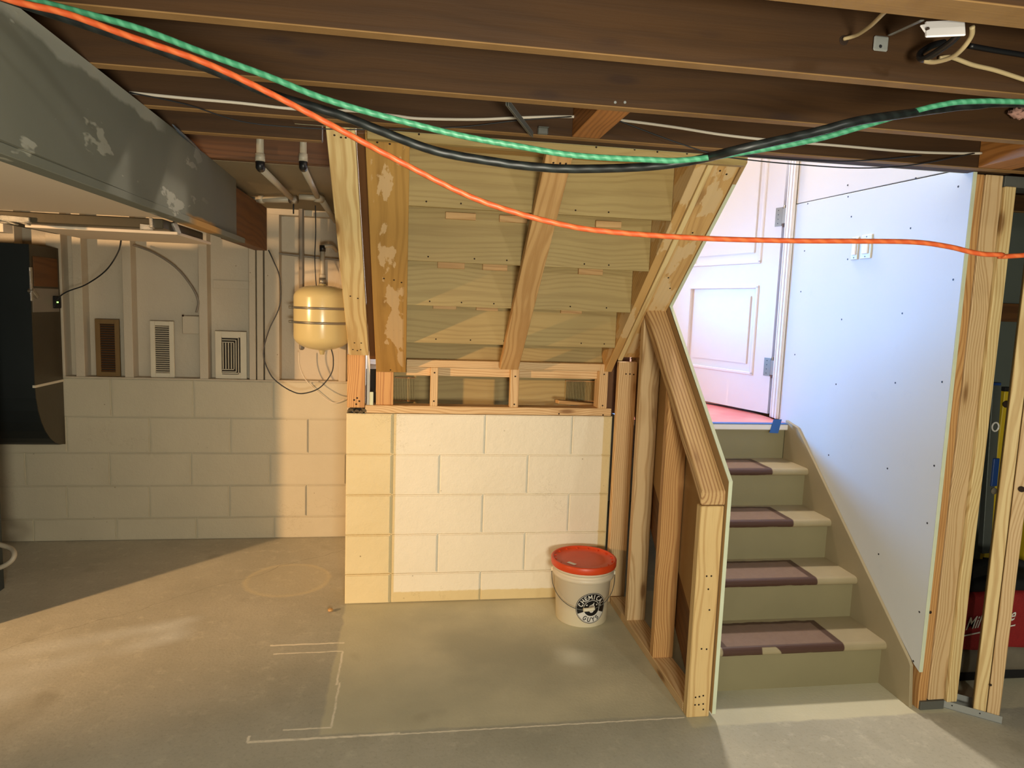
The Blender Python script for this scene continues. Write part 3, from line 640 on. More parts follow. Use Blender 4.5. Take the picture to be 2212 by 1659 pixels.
box('wall_stud', 1.043, 1.137, 3.27, 3.308, 0, 1.25, 'stud', kw, 0.003)
for x, z in ((1.08, 1.19), (1.10, 1.19), (1.12, 1.188)): dot('nail_hole', (x, 3.2698, z), (0, -1, 0), .004, 'hole', kw)
for dx, z in ((.03, .08), (.045, .082), (.06, .085), (.03, .05), (.045, .05), (.062, .052), (.064, .03), (.04, .27), (.06, .268), (.04, .55), (.05, .50), (.058, .55), (.06, .42)): dot('nail_hole', (x0+dx, 2.2638, z), (0, -1, 0), .0036, 'hole', kw)
xprism('drywall', [(2.250, .02), (2.250, .905), (2.925, 1.53), (2.31, 2.033), (2.31, 2.2), (3.40, 1.5), (3.40, 1.05), (2.33, .165), (2.33, .02)], 1.1475, 1.1605, 'drywall_back', kw, bevel=0)
xprism('drywall_edge', [(2.248, .02), (2.248, .908), (2.923, 1.534), (2.315, 2.04), (2.311, 2.033), (2.918, 1.53), (2.252, .906), (2.252, .02)], 1.148, 1.162, 'drywall_edge', kw, bevel=0)
# ------------------------------------------------------------------ corner studs on the right
rc = thing('corner_post', 'triple stud corner post where the stair drywall ends', 'post', (2.05, 2.25, 0))
box('stud', XR+.014, 2.031, 2.236, 2.325, .0, ZC-.001, 'stud_orange', rc, 0.002); box('stud', 2.034, 2.104, 2.232, 2.27, .036, ZC-.001, 'stud', rc, 0.002)
box('stud', 2.107, 2.150, 2.220, 2.258, .03, 1.995, 'stud_pale', rc, 0.002); box('shim', 1.998, 2.10, 2.226, 2.30, 0, .034, 'darksteel', rc, 0.001)
for u, v in ((2010, 1323), (2140, 700)): dot('knot', at(u, v, 'y', 2.232), (0, -1, 0), .006, 'hole', rc)
fd = Vector((.128, -.109, 0)).normalized(); fn = Vector((.109, .128, 0)).normalized()
tr = thing('floor_track', 'grey steel floor track of the angled closet wall', 'track', (2.17, 2.18, 0))
def obox(name, org, s0, s1, t0, t1, z0, z1, mat, parent, bev=0.001, d=(0, 0, 1)):
    P = []
    for z in (z0, z1):
        for s, t_ in ((s0, t0), (s1, t0), (s1, t1), (s0, t1)): P.append(Vector((org[0], org[1], z))+fd*s+fn*t_)
    bm = bmesh.new(); hexa(bm, P); return bm_obj(name, bm, mat, parent, d, tuple(fn), bevel=bev)
o = (2.104, 2.236)
obox('web', o, -.01, .19, 0, .09, .0, .003, 'steel', tr, 0); obox('flange', o, -.01, .19, 0, .0015, 0, .03, 'steel', tr, 0); obox('flange', o, -.01, .19, .0885, .09, 0, .03, 'steel', tr, 0)
for s in (.03, .12): dot('screw', Vector((o[0], o[1], .018))+fd*s, -fn, .003, 'screw', tr)
cd = thing('double_stud', 'pair of pale studs side by side on the angled closet wall', 'stud pair', (2.21, 2.15, 0))
obox('stud', o, .098, .138, .004, .093, .004, 2.03, 'stud_pale', cd, .002); obox('stud', o, .141, .181, .004, .093, .004, 2.03, 'stud', cd, .002)
dot('knot', at(2207, 1057, 'y', 2.128), (-.65, -.76, 0), .011, 'hole', cd); dot('knot', at(2140, 1480, 'y', 2.14), (-.3, -1, 0), .005, 'hole', cd)
tp = box('closet_top_plate', 2.11, 4.1, 2.23, 2.32, 1.995, ZC-.001, 'darksteel', None, 0.001); props(tp, 'pale steel plate above the closet opening', 'plate')
# ------------------------------------------------------------------ closet contents
def rb(name, x0, x1, y0, y1, z0, z1, mat, parent, bev, seg=3):
    bm = bmesh.new(); abox(bm, x0, x1, y0, y1, z0, z1)
    bmesh.ops.bevel(bm, geom=bm.edges[:], offset=bev, segments=seg, affect='EDGES', profile=.6)
    bmesh.ops.triangulate(bm, faces=[f for f in bm.faces if len(f.verts) > 4]); bmesh.ops.subdivide_edges(bm, edges=[e for e in bm.edges if e.calc_length() > .1], cuts=3, use_grid_fill=True)
    for v in bm.verts: v.co += Vector((math.sin(v.co.z*31+v.co.y*13), math.sin(v.co.x*27+v.co.z*19), math.sin(v.co.x*23)*.8))*.004
    o_ = bm_obj(name, bm, mat, parent, smooth=True); return o_
bg = thing('tool_bag', 'red canvas tool bag with white lettering behind the closet studs', 'bag', (2.55, 2.5, 0))
rb('body', 2.235, 2.80, 2.40, 2.70, .13, .385, 'red', bg, .03); rb('base', 2.228, 2.81, 2.392, 2.708, .035, .145, 'bagbase', bg, .03); rb('sole', 2.235, 2.80, 2.40, 2.70, .0, .045, 'blackmatte', bg, .012)
tube('handle', [(2.32, 2.43, .37), (2.36, 2.45, .47), (2.52, 2.47, .50), (2.66, 2.45, .47), (2.70, 2.43, .37)], .016, 'blackmatte', bg)
rb('flap', 2.24, 2.79, 2.42, 2.69, .38, .43, 'blackmatte', bg, .02)
def text_mesh(s, size, off=.0):
    cu = D.curves.new('t', 'FONT'); cu.body = s; cu.size = size; cu.offset = off; cu.align_x = 'CENTER'; cu.align_y = 'CENTER'
    to = D.objects.new('t', cu); COL.objects.link(to); dg = bpy.context.evaluated_depsgraph_get()
    me = D.meshes.new_from_object(to.evaluated_get(dg)); D.objects.remove(to); D.curves.remove(cu); return me
def add_text(bm, s, size, fn_, off=0.0, sub=False):
    me = text_mesh(s, size, off); b = bmesh.new(); b.from_mesh(me); D.meshes.remove(me)
    bmesh.ops.triangulate(b, faces=b.faces[:])
    mp = {v: bm.verts.new(fn_(v.co.x, v.co.y)) for v in b.verts}
    for f in b.faces:
        try: bm.faces.new([mp[v] for v in f.verts])
        except ValueError: pass
    b.free()
bm = bmesh.new()
def onbag(x, y): return Vector((2.318+x+y*.28, 2.3935, .255+y+x*.16))
add_text(bm, 'Milwaukee', .062, lambda x, y: onbag(x*.86+.120, y*1.25), .0008)
hexa(bm, [onbag(-.035, -.055)+Vector((0, dy, 0)) if 0 else onbag(a, b)+Vector((0, dy, 0)) for dy in (0, .0015) for a, b in ((-.03, -.052), (.25, -.052), (.25, -.046), (-.03, -.046))])
bm_obj('lettering', bm, 'label_white', bg)
dk = thing('gear_pile', 'dark tools and straps piled on the red bag', 'tools', (2.3, 2.5, .43))
for x, y, z, a in ((2.30, 2.47, .45, .5), (2.34, 2.50, .48, -.6), (2.42, 2.46, .46, .2), (2.55, 2.5, .47, -.3)): board('tool', (x-.06, y, z-.02*a), (x+.06, y+.02, z+.05*a), .05, .04, 'blackmatte', dk)
tube('disc_tool', [(2.26, 2.62, .50), (2.262, 2.65, .50)], .045, 'bagbase', dk, smooth=False, seg=20)
def level(name, label, pts, w, mat, y):
    g = thing(name, label, 'spirit level', (pts[0].x, y, 0)); return g
lv = thing('spirit_level', 'tall grey spirit level with round vial standing behind the closet studs', 'spirit level', (2.33, 2.66, 0))
yl = 2.72; a, b = at(2120, 1240, 'y', yl), at(2149, 826, 'y', yl)
board('rail', (a.x, yl, max(a.z, .44)), (b.x, yl, b.z), .045, .03, 'levelgrey', lv, up=(0, 1, 0)); p = at(2146, 826, 'y', yl-.016); board('end_cap', p, p+Vector((.0, 0, -.012)), .05, .034, 'blue', lv, up=(0, 1, 0))
p = at(2150, 922, 'y', yl-.02); bm = bmesh.new(); bmesh.ops.create_circle(bm, segments=8, radius=1); bm.free()
tube('vial_ring', [p+Vector((math.cos(t_)*.017, 0, math.sin(t_)*.02)) for t_ in [i*PI/8 for i in range(17)]], .004, 'label_white', lv, n=1, smooth=False)
p, q = at(2152, 990, 'y', yl-.018), at(2146, 1050, 'y', yl-.018); board('grip', p, q, .03, .012, 'blue', lv, up=(0, 1, 0))
p = at(2148, 1061, 'y', yl-.02); tube('vial', [p, p+Vector((0, .004, 0))], .016, 'bagbase', lv, smooth=False, seg=16)
lv2 = thing('yellow_level', 'yellow level with dark end behind the grey spirit level', 'spirit level', (2.42, 2.8, 0))
a, b = at(2150, 1100, 'y', 2.8), at(2176, 845, 'y', 2.8); board('rail', (a.x-.02, 2.8, 0.0), (b.x, 2.8, b.z), .05, .025, 'yellow', lv2, up=(0, 1, 0)); board('end_cap', b, b+Vector((0, 0, .02)), .056, .03, 'blackmatte', lv2, up=(0, 1, 0))
p = at(2174, 873, 'y', 2.785); tube('hand_hole', [p, p+Vector((0, .004, 0))], .017, 'hole', lv2, smooth=False, seg=16)
lv3 = thing('yellow_case', 'yellow and black tool case at the right edge beyond the double stud', 'tool case', (2.7, 2.75, 0))
a = at(2206, 1245, 'y', 2.78); rb('body', a.x-.01, a.x+.25, 2.76, 2.86, .0, .86, 'yellow', lv3, .015); rb('panel', a.x+.012, a.x+.2, 2.755, 2.77, .6, .7, 'blackmatte', lv3, .004)
box('wall_rail', 2.1, 3.6, 3.33, 3.35, 1.52, 1.62, 'dark_wood', wc, .002)
# ------------------------------------------------------------------ soffit and left side
sf = thing('soffit', 'long grey-green drywall soffit with plaster smears along the ceiling', 'soffit', (-1.2, 2.0, 1.77))
def sx(y): return -.742-.018*(y-1.45) if y < 2.6 else -.763-.035*(y-2.6)
ys = [-1.6, 0.0, .8, 1.45, 2.0, 2.6, 3.0, 3.36]
bm = bmesh.new(); vr = []
for y in ys:
    x = sx(y); vr.append([bm.verts.new(p) for p in ((x, y, 1.772), (x, y, ZC-.001), (x-.013, y, ZC-.001), (x-.013, y, 1.772))])
for A, B in zip(vr, vr[1:]):
    for i in range(4): bm.faces.new([A[i], A[(i+1) % 4], B[(i+1) % 4], B[i]])
bm.faces.new(vr[0]); bm.faces.new(vr[-1][::-1]); bm_obj('side_panel', bm, 'soffit', sf, (0, 1, 0))
box('underside_panel', -3.3, -.78, -1.6, 2.50, 1.757, 1.770, 'soffit_under', sf, 0.001); xprism('corner_bead', [(-1.6, 1.750), (-1.6, 1.772), (3.36, 1.772), (3.36, 1.750)], -.800, -.752, 'soffit', sf, d=(0, 1, 0))
box('beam_end', -.86, -.79, 3.362, 4.05, 1.765, 2.00, 'dark_wood', sf, 0.002)
bm = bmesh.new(); pr_ = []
for (ua, va_, ub, vb_) in ((372, 270, 385, 280), (395, 300, 418, 310), (425, 345, 455, 350), (455, 380, 490, 388), (480, 402, 515, 408), (500, 415, 535, 422)):
    pa, pb = at(ua, va_, 'z', 2.028), at(ub, vb_, 'z', 2.028); pr_.append([bm.verts.new(pa), bm.verts.new(pb), bm.verts.new(pb+Vector((0, 0, .004))), bm.verts.new(pa+Vector((0, 0, .004)))])
for A, B in zip(pr_, pr_[1:]):
    for i in range(4): bm.faces.new([A[i], A[(i+1) % 4], B[(i+1) % 4], B[i]])
bm.faces.new(pr_[0]); bm.faces.new(pr_[-1][::-1]); props(bm_obj('plastic_film', bm, 'plastic_sheet', None, smooth=True), 'dark bluish plastic film above the far end of the soffit', 'plastic film')
dc = thing('sheet_metal_duct', 'flat sheet metal duct with foil tape below the soffit', 'duct', (-1.1, 2.75, 1.72))
box('duct_body', -1.38, -.83, 2.52, 2.98, 1.722, 1.756, 'ductside', dc, .003); box('duct_lip', -1.30, -.81, 2.60, 3.02, 1.712, 1.722, 'soffit_under', dc, .001)
for a, b in (((-1.40, 2.515, 1.735), (-1.24, 2.512, 1.728)), ((-.865, 2.515, 1.756), (-.862, 2.512, 1.722)), ((-.90, 2.512, 1.726), (-.86, 2.512, 1.724)), ((-.822, 2.60, 1.756), (-.812, 2.62, 1.715))): board('foil_tape', a, b, .012, .02, 'foil', dc)
for _ in range(6): x = -1.36+random.uniform(0, .10); board('foil_tape', (x, 2.52, 1.722), (x+.03, 2.512, 1.716+random.uniform(-.004, .008)), .02, .006, 'foil', dc)
box('ceiling_brace', -2.6, -1.42, 2.7, 2.76, 1.70, 1.756, 'soffit_under', dc, .001)
pn = thing('return_duct', 'dark return air duct with curved foot against the far left wall', 'duct', (-2.3, 4.1, .6))
X1 = -1.995; yf_, yb_ = 4.02, YF-.003; prof = [(yb_, .60)]
for i in range(9): a = i/8*PI/2; prof.append((yb_-.0-(yb_-yf_)*math.sin(a)**1.0*.999, .985-.385*math.cos(a)))
prof = [(yb_, .598)]+[(yb_-(yb_-yf_)*math.sin(i/8*PI/2), .99-.39*math.cos(i/8*PI/2)) for i in range(9)]+[(yf_, 1.74), (yb_, 1.74)]
xprism('duct_shell', prof, -3.0, X1-.002, 'duct_shade', pn, bevel=0); xprism('side_panel', [(a+(.004 if a < yb_-.01 else 0), b) for a, b in prof], X1-.002, X1, 'ductside', pn, bevel=0)  # shell coloured near black to stand in for its unlit front
box('flange', X1-.01, X1+.004, yf_-.004, yb_, .972, .986, 'regwhite', pn, .001)
box('filter_cover', X1, X1+.006, 4.05, 4.30, 1.52, 1.68, 'dark_wood', pn, .001); box('control_box', X1, X1+.02, 4.24, 4.30, 1.40, 1.47, 'blackmatte', pn, .004)
bm = bmesh.new(); abox(bm, X1+.021, X1+.022, 4.245, 4.262, 1.432, 1.438); bm_obj('led_light', bm, 'led', pn)
board('foil_tape', (X1+.004, yf_, 1.62), (X1+.004, yf_, 1.44), .01, .02, 'foil', pn); board('foil_tape', (X1+.004, yf_-.01, 1.50), (X1+.004, yf_+.04, 1.46), .03, .02, 'foil', pn); box('lid', X1, X1+.003, 4.03, 4.31, 1.38, 1.51, 'greystud', pn, .001)
cb = thing('furnace_cabinet', 'dark grey sheet metal furnace cabinet edge at the left picture border', 'furnace', (-2.5, 3.2, 0))
box('door_panel', -2.118, -1.985, 3.60, 3.642, 0, 1.6, 'cabinet', cb, .004); box('body', -2.92, -2.12, 2.89, 3.642, 0, 1.745, 'cabinet', cb, .004)
tube_h = tube('drain_hose', [at(-40, 1235, 'y', 3.50), at(0, 1226, 'y', 3.50), at(24, 1212, 'y', 3.5), at(31, 1196, 'y', 3.52), at(20, 1183, 'y', 3.56), at(-20, 1172, 'y', 3.59)], .012, 'pvc'); props(tube_h, 'beige hose looping round the cabinet foot at left edge', 'hose')
# registers on the ledge
def register(name, label, pts, fm, sm, n, vertical=False, dark='regdark'):
    (u0, v0), (u1, v1) = pts; y = 4.36; a, b = at(u0, v0, 'y', y), at(u1, v1, 'y', y); x0_, x1_, z0_, z1_ = a.x, b.x, 1.004, a.z
    g = thing(name, label, 'vent register', ((x0_+x1_)/2, y, 1.004), 'vent registers leaning on the ledge'); w_ = (x1_-x0_)*.2
    bm = bmesh.new()
    for q in ((x0_, x0_+w_, z0_, z1_), (x1_-w_, x1_, z0_, z1_), (x0_+w_, x1_-w_, z0_, z0_+w_), (x0_+w_, x1_-w_, z1_-w_, z1_)): abox(bm, q[0], q[1], y, y+.012, q[2], q[3])
    bm_obj('frame', bm, fm, g, bevel=0.0015); box('back', x0_+.01, x1_-.01, y+.012, y+.016, z0_+.01, z1_-.01, dark, g, 0)
    for i in range(n):
        if vertical: x = x0_+w_+(x1_-x0_-2*w_)*(i+.5)/n; box('slat', x-.004, x+.004, y+.001, y+.01, z0_+w_*1.2, z1_-w_*1.2, sm, g, 0)
        else: z = z0_+w_+(z1_-z0_-2*w_)*(i+.5)/n; board('slat', (x0_+w_*.9, y+.006, z), (x1_-w_*.9, y+.006, z), .010, .0025, sm, g, up=(0, -.5, 1), bevel=0)
    return g, x0_, x1_, z0_, z1_, y
register('floor_register', 'brown slatted floor register leaning in the left stud bay', ((204, 689), (260, 811)), 'regbrown', 'dark_wood', 20)
register('floor_register', 'narrow white slatted register leaning in the middle stud bay', ((323, 693), (377, 813)), 'regwhite', 'regwhite', 22)
g, xa_, xb_, za_, zb_, y_ = register('ceiling_register', 'wide white ceiling register with angled vanes leaning on the ledge', ((464, 715), (533, 817)), 'regwhite', 'regwhite', 0)
for i in range(5): x = xa_+.045+i*.016; box('vane', x-.002, x+.002, y_, y_+.012, za_+.06, zb_-.07, 'regwhite', g, 0)
xm = xa_+.125
for i in range(3):
    d_ = .012+i*.014; xx = xm-.03+d_
    box('vane', xx-.002, xx+.002, y_, y_+.012, za_+.07-d_, zb_-.08+d_, 'regwhite', g, 0)
    for zz in (za_+.068-d_, zb_-.078+d_): box('vane', xa_+.04, xx, y_, y_+.012, zz-.002, zz+.002, 'regwhite', g, 0)
# junction box and cables of the far wall
jb = thing('junction_box', 'white painted junction box on the third far stud bay', 'junction box', at(410, 700, 'y', 4.36)); a, b = at(393, 682, 'y', 4.36), at(431, 722, 'y', 4.36)
box('box', a.x, b.x, 4.36, 4.418, b.z, a.z, 'farpaint', jb, .004); dot('knockout', at(395, 682, 'y', 4.359), (0, -1, 0), .006, 'hole', jb)
def cable(name, label, pts, r, mat, cat='cable', n=6, seg=8):
    return props(tube(name, pts, r, mat, None, n, seg), label, cat, 'extension cords slung under the joists' if 'extension' in name else None)
cable('grey_cable', 'painted double cable arching from a stud to the junction box', [at(u, v, 'y', 4.33) for u, v in ((287, 529), (330, 545), (378, 576), (412, 616), (428, 650), (424, 675))], .006, 'greystud')
cable('thin_black_wire', 'thin black wire hanging from the duct to the dark return duct', [at(u, v, 'y', yy) for u, v, yy in ((262, 515, 3.2), (255, 545, 3.5), (228, 585, 3.8), (185, 615, 4.0), (145, 630, 4.1), (125, 645, 4.15), (117, 662, 4.2))], .0035, 'wire')
cable('blue_wire', 'thin dark wire looping from the soffit end under the tank', [at(u, v, 'y', 4.1) for u, v in ((580, 540), (590, 562), (604, 600), (604, 660), (580, 715), (569, 765), (582, 805), (600, 826), (630, 845), (655, 850), (690, 838), (716, 806), (720, 775), (715, 752))], .0035, 'wire')
cable('tank_wire', 'black wire running down from the pipes to the tank top', [at(u, v, 'y', 4.1) for u, v in ((681, 435), (682, 500), (680, 560), (683, 615), (686, 628))], .003, 'wire')
cable('pale_wire', 'painted pale wire looping on the far wall under the tank', [at(u, v, 'y', 4.32) for u, v in ((645, 760), (647, 790), (660, 820), (690, 850), (720, 870), (745, 862))], .003, 'romex')
cd2 = thing('conduit', 'grey vertical conduit behind the cream tank', 'conduit', (-.64, 4.28, 1.0)); a, b = at(651, 438, 'y', 4.3), at(652, 756, 'y', 4.3)
board('pipe', a, b, .03, .03, 'greystud', cd2, bevel=.008); a, b = at(603, 548, 'y', 4.3), at(735, 562, 'y', 4.3); board('cross_bar', a, b, .015, .012, 'greystud', cd2)
# expansion tank
tk = thing('expansion_tank', 'cream enamelled expansion tank with two steel straps on the far wall', 'tank', (-.485, 4.1, 1.2))
tc = at(696, 690, 'y', 4.12); tcx, tcz = tc.x, tc.z; r = .160
pf = [(0, .205), (.02, .205), (.022, .196), (.05, .194)]+[(.05+(r-.05)*math.sin(a), .125+.069*math.cos(a)) for a in [i*PI/16 for i in range(1, 9)]]
pf += [(r, -.10)]+[(r*math.cos(a), -.10-.08*math.sin(a)) for a in [i*PI/18 for i in range(1, 9)]]+[(.018, -.182), (.012, -.205), (0, -.206)]
lathe('shell', pf, 'tankpaint', tk, (tcx, 4.12, tcz))
for dz in (.065, -.018):
    lathe('strap', [(r+.001, dz-.007), (r+.004, dz-.006), (r+.004, dz+.006), (r+.001, dz+.007)], 'chrome', tk, (tcx, 4.12, tcz)); tube('bolt', [(tcx-r-.028, 4.12, tcz+dz), (tcx-r, 4.12, tcz+dz)], .008, 'darksteel', tk, smooth=False)
tube('riser_pipe', [(tcx, 4.12, tcz+.19), (tcx, 4.12, tcz+.40)], .013, 'pvc', tk, smooth=False); tube('fitting', [(tcx, 4.12, tcz+.20), (tcx, 4.12, tcz+.24)], .019, 'chrome', tk, smooth=False); tube('collar', [(tcx, 4.12, tcz+.24), (tcx, 4.12, tcz+.262)], .018, 'pvc', tk, smooth=False)
tube('elbow', [(tcx, 4.12, tcz+.39), (tcx, 4.12, tcz+.425)], .017, 'black', tk, smooth=False); tube('branch_pipe', [(tcx+.0, 4.12, tcz+.42), (tcx+.05, 4.14, tcz+.425), (tcx+.06, 4.30, tcz+.41)], .011, 'pvc', tk)
# pvc pipes
def pipe(name, label, segs):
    g = thing(name, label, 'pipe', segs[0][1][0], 'plastic drop pipes' if name == 'drop_pipe' else None)
    for nm, pts, r_, mt in segs: tube(nm, pts, r_, mt, g, smooth=False, seg=12)
yp = 3.6
A = lambda u, v, y=yp: at(u, v, 'y', y)
for (u, lab, r_, ue, ve) in ((562, 'left plastic drop pipe with black elbow below the far joist', .0145, 628, 426), (655, 'right plastic drop pipe with black elbow, nearer the sloped stud', .0135, 686, 426)):
    yq = 2.862; p0 = at(u, 306, 'y', yq); p1 = at(u, 349, 'y', yq); p2 = p1+Vector((0, 0, -.022)); p3 = at(ue, ve, 'z', p2.z-.005)
    pipe('drop_pipe', lab, [('pipe', [Vector((p1.x, yq, 2.26)), p1], r_, 'pvc'), ('collar', [p1+Vector((0, 0, .03)), p1], r_*1.3, 'pvc'), ('elbow', [p1, p2, p2+(p3-p2)*.02], r_*1.2, 'black'), ('diagonal_pipe', [p2+(p3-p2)*.015, p3], r_, 'pvc')])
pipe('cross_pipe', 'horizontal plastic pipe with valve along the top of the far studs', [('pipe', [at(545, 431, 'z', 2.008), at(632, 431, 'z', 2.008)], .016, 'pvc'), ('end_cap', [at(530, 429, 'z', 2.008), at(548, 430, 'z', 2.008)], .012, 'darksteel'), ('collar', [at(560, 431, 'z', 2.008), at(570, 431, 'z', 2.008)], .020, 'pvc'), ('valve', [at(627, 431, 'z', 2.008), at(641, 431, 'z', 2.008)], .022, 'foil'), ('valve_stem', [at(634, 436, 'y', 4.0), at(634, 462, 'y', 4.0)], .004, 'wire'), ('pipe', [at(646, 425, 'z', 2.008), at(690, 428, 'z', 2.008)], .014, 'pvc'), ('tee', [at(680, 427, 'z', 2.008), at(696, 430, 'z', 2.008)], .020, 'pvc'), ('diagonal_pipe', [at(694, 431, 'z', 2.005), at(726, 478, 'y', 4.15)], .016, 'pvc')])
# ------------------------------------------------------------------ light switches
sw = thing('light_switch', 'pair of white rocker light switch plates on the blue-lit stair drywall', 'light switch', at(1862, 535, 'x', XR))
for (u0, u1, v0, v1) in ((1838, 1859, 509, 564), (1858, 1888, 503, 562)):
    a, b = at(u1-1, v0+2, 'x', XR), at(u0+1, v1-2, 'x', XR)
    box('plate', XR-.006, XR, a.y, b.y, b.z, a.z, 'regwhite', sw, .002); m_ = (a.y+b.y)/2; w_ = abs(b.y-a.y); hz = a.z-b.z
    ob = box('rocker', XR-.012, XR-.005, m_-w_*.26, m_+w_*.26, b.z+hz*.2, a.z-hz*.2, 'white', sw, .002)
    for zz in (a.z-hz*.09, b.z+hz*.09): dot('screw', (XR-.006, m_, zz), (-1, 0, 0), .003, 'screw', sw)
# ------------------------------------------------------------------ bucket
bk = thing('bucket', 'cream plastic bucket with orange lid and round black logo by the knee wall', 'bucket', (.868, 3.12, 0))
bx_, by_ = .868, 3.12
lathe('pail', [(0, .004), (.118, .0), (.124, .004), (.136, .215), (.139, .217), (.139, .221), (.149, .223), (.150, .243), (.141, .246), (.142, .256), (.150, .258), (.150, .275), (.143, .277), (.143, .285), (0, .285)], 'bucket', bk, (bx_, by_, 0), 56)
lathe('lid', [(.147, .272), (.156, .272), (.158, .276), (.159, .302), (.156, .306), (.150, .306), (.146, .303), (.145, .296), (.10, .294), (.02, .295), (0, .293)], 'bucketlid', bk, (bx_, by_, 0), 56)
for i in range(16):
    a = 2*PI*i/16; p = Vector((bx_, by_, .2985)); board('lid_rib', p+Vector((math.cos(a), math.sin(a), 0))*.134, p+Vector((math.cos(a), math.sin(a), 0))*.1455, .004, .006, 'bucketlid', bk, bevel=0)
board('lid_sticker', (bx_-.088, by_-.040, .2955), (bx_-.060, by_-.075, .2955), .02, .001, 'label_white', bk, bevel=0)
# logo wrapped on the pail
th0 = math.atan2(-by_, -bx_)+math.radians(22); lz = .100
def rad_at(z): return .124+(.136-.124)*(z-.004)/.211
def wrap(x, y, lift=.0008):
    z = lz+y; r_ = rad_at(z)+lift; th = th0+x/r_; return Vector((bx_+r_*math.cos(th), by_+r_*math.sin(th), z))
def ringfill(bm, r0, r1, a0=0, a1=2*PI, lift=.0008, nr=6, na=64):
    G = []
    for i in range(nr+1):
        rr = r0+(r1-r0)*i/nr; G.append([bm.verts.new(wrap(rr*math.cos(a0+(a1-a0)*j/na), rr*math.sin(a0+(a1-a0)*j/na), lift)) for j in range(na+1)])
    for i in range(nr):
        for j in range(na): bm.faces.new([G[i][j], G[i][j+1], G[i+1][j+1], G[i+1][j]])
LR = .077
bm = bmesh.new(); ringfill(bm, .0005, LR, lift=.0006, nr=10); lg = bm_obj('logo', bm, 'label_black', bk)
bm = bmesh.new(); ringfill(bm, LR*.94, LR*.965, lift=.0011, nr=1); ringfill(bm, LR*.50, LR*.53, lift=.0011, nr=1)
ringfill(bm, LR*.53, LR*.92, PI+.42, 2*PI-.42, .0011, 5, 30)
ARC = lambda cx, cy, rx, ry, a0, a1, n=8: [(cx+rx*math.cos(math.radians(a0+(a1-a0)*i/n)), cy+ry*math.sin(math.radians(a0+(a1-a0)*i/n))) for i in range(n+1)]
GL = {'C': [ARC(0, 0, .27, .44, 50, 310)], 'H': [[(-.25, -.44), (-.25, .44)], [(.25, -.44), (.25, .44)], [(-.25, 0), (.25, 0)]],
      'E': [[(.22, .42), (-.2, .42), (-.2, -.42), (.22, -.42)], [(-.2, 0), (.16, 0)]], 'M': [[(-.33, -.46), (-.33, .42), (0, -.15), (.33, .42), (.33, -.46)]],
      'I': [[(0, -.46), (0, .46)]], 'A': [[(-.3, -.46), (0, .44), (.3, -.46)], [(-.18, -.14), (.18, -.14)]], 'L': [[(-.2, .46), (-.2, -.42), (.24, -.42)]],
      'G': [ARC(0, 0, .28, .43, 50, 330)+[(.26, -.02), (.04, -.02)]], 'U': [[(-.25, .46), (-.25, -.15)]+ARC(0, -.17, .25, .26, 180, 360)+[(.25, .46)]],
      'Y': [[(-.28, .46), (0, .02), (.28, .46)], [(0, .05), (0, -.46)]], 'S': [ARC(0, .21, .23, .22, 30, 270)+ARC(0, -.21, .23, .22, 90, -150)[1:]]}
def glyph(bm, ch, size, fn_, th=.085):
    for st_ in GL[ch]:
        for (ax, ay), (bx2, by2) in zip(st_, st_[1:]):
            L = math.hypot(bx2-ax, by2-ay); ux, uy = (bx2-ax)/L, (by2-ay)/L; e = th*.55
            q = [(ax-ux*e-uy*th, ay-uy*e+ux*th), (ax-ux*e+uy*th, ay-uy*e-ux*th), (bx2+ux*e+uy*th, by2+uy*e-ux*th), (bx2+ux*e-uy*th, by2+uy*e+ux*th)]
            bm.faces.new([bm.verts.new(fn_(x*size, y*size)) for x, y in q])
def ringtext(bm, s, size, rr, a_c, a_step, top=True, lift=.0016, off=.00022):
    n = len(s)
    for i, ch in enumerate(s):
        if top: a = a_c-(i-(n-1)/2)*a_step; rot = a-PI/2
        else: a = a_c+(i-(n-1)/2)*a_step; rot = a+PI/2
        ca, sa = math.cos(rot), math.sin(rot); ox, oy = rr*math.cos(a), rr*math.sin(a)
        glyph(bm, ch, size, lambda x, y: wrap(ox+x*ca-y*sa, oy+x*sa+y*ca, lift))
ringtext(bm, 'CHEMICAL', .0235, LR*.735, PI/2, .36, True)
# central emblem: plain head shape over crossed bars
for cx_, cy_, rx_, ry_ in ((0, .004, .016, .014), (0, -.008, .012, .014)):
    v = [bm.verts.new(wrap(cx_+rx_*math.cos(2*PI*i/20), cy_+ry_*math.sin(2*PI*i/20), .0014)) for i in range(20)]; bm.faces.new(v)
v = [bm.verts.new(wrap(x, y, .0014)) for x, y in ((-.004, .016), (.010, .016), (.012, .030), (.005, .022))]; bm.faces.new(v)
for s_ in (-1, 1): v = [bm.verts.new(wrap(s_*.025+x*.8, .017+y*.8, .0014)) for x, y in ((-.005, -.003), (.003, -.005), (.005, .003), (-.003, .005))]; bm.faces.new(v)
bm_obj('logo_print', bm, 'label_white', lg)
bm = bmesh.new(); ringtext(bm, 'GUYS', .0235, LR*.735, -PI/2, .38, False, .0018); bm_obj('logo_text', bm, 'label_black', lg)
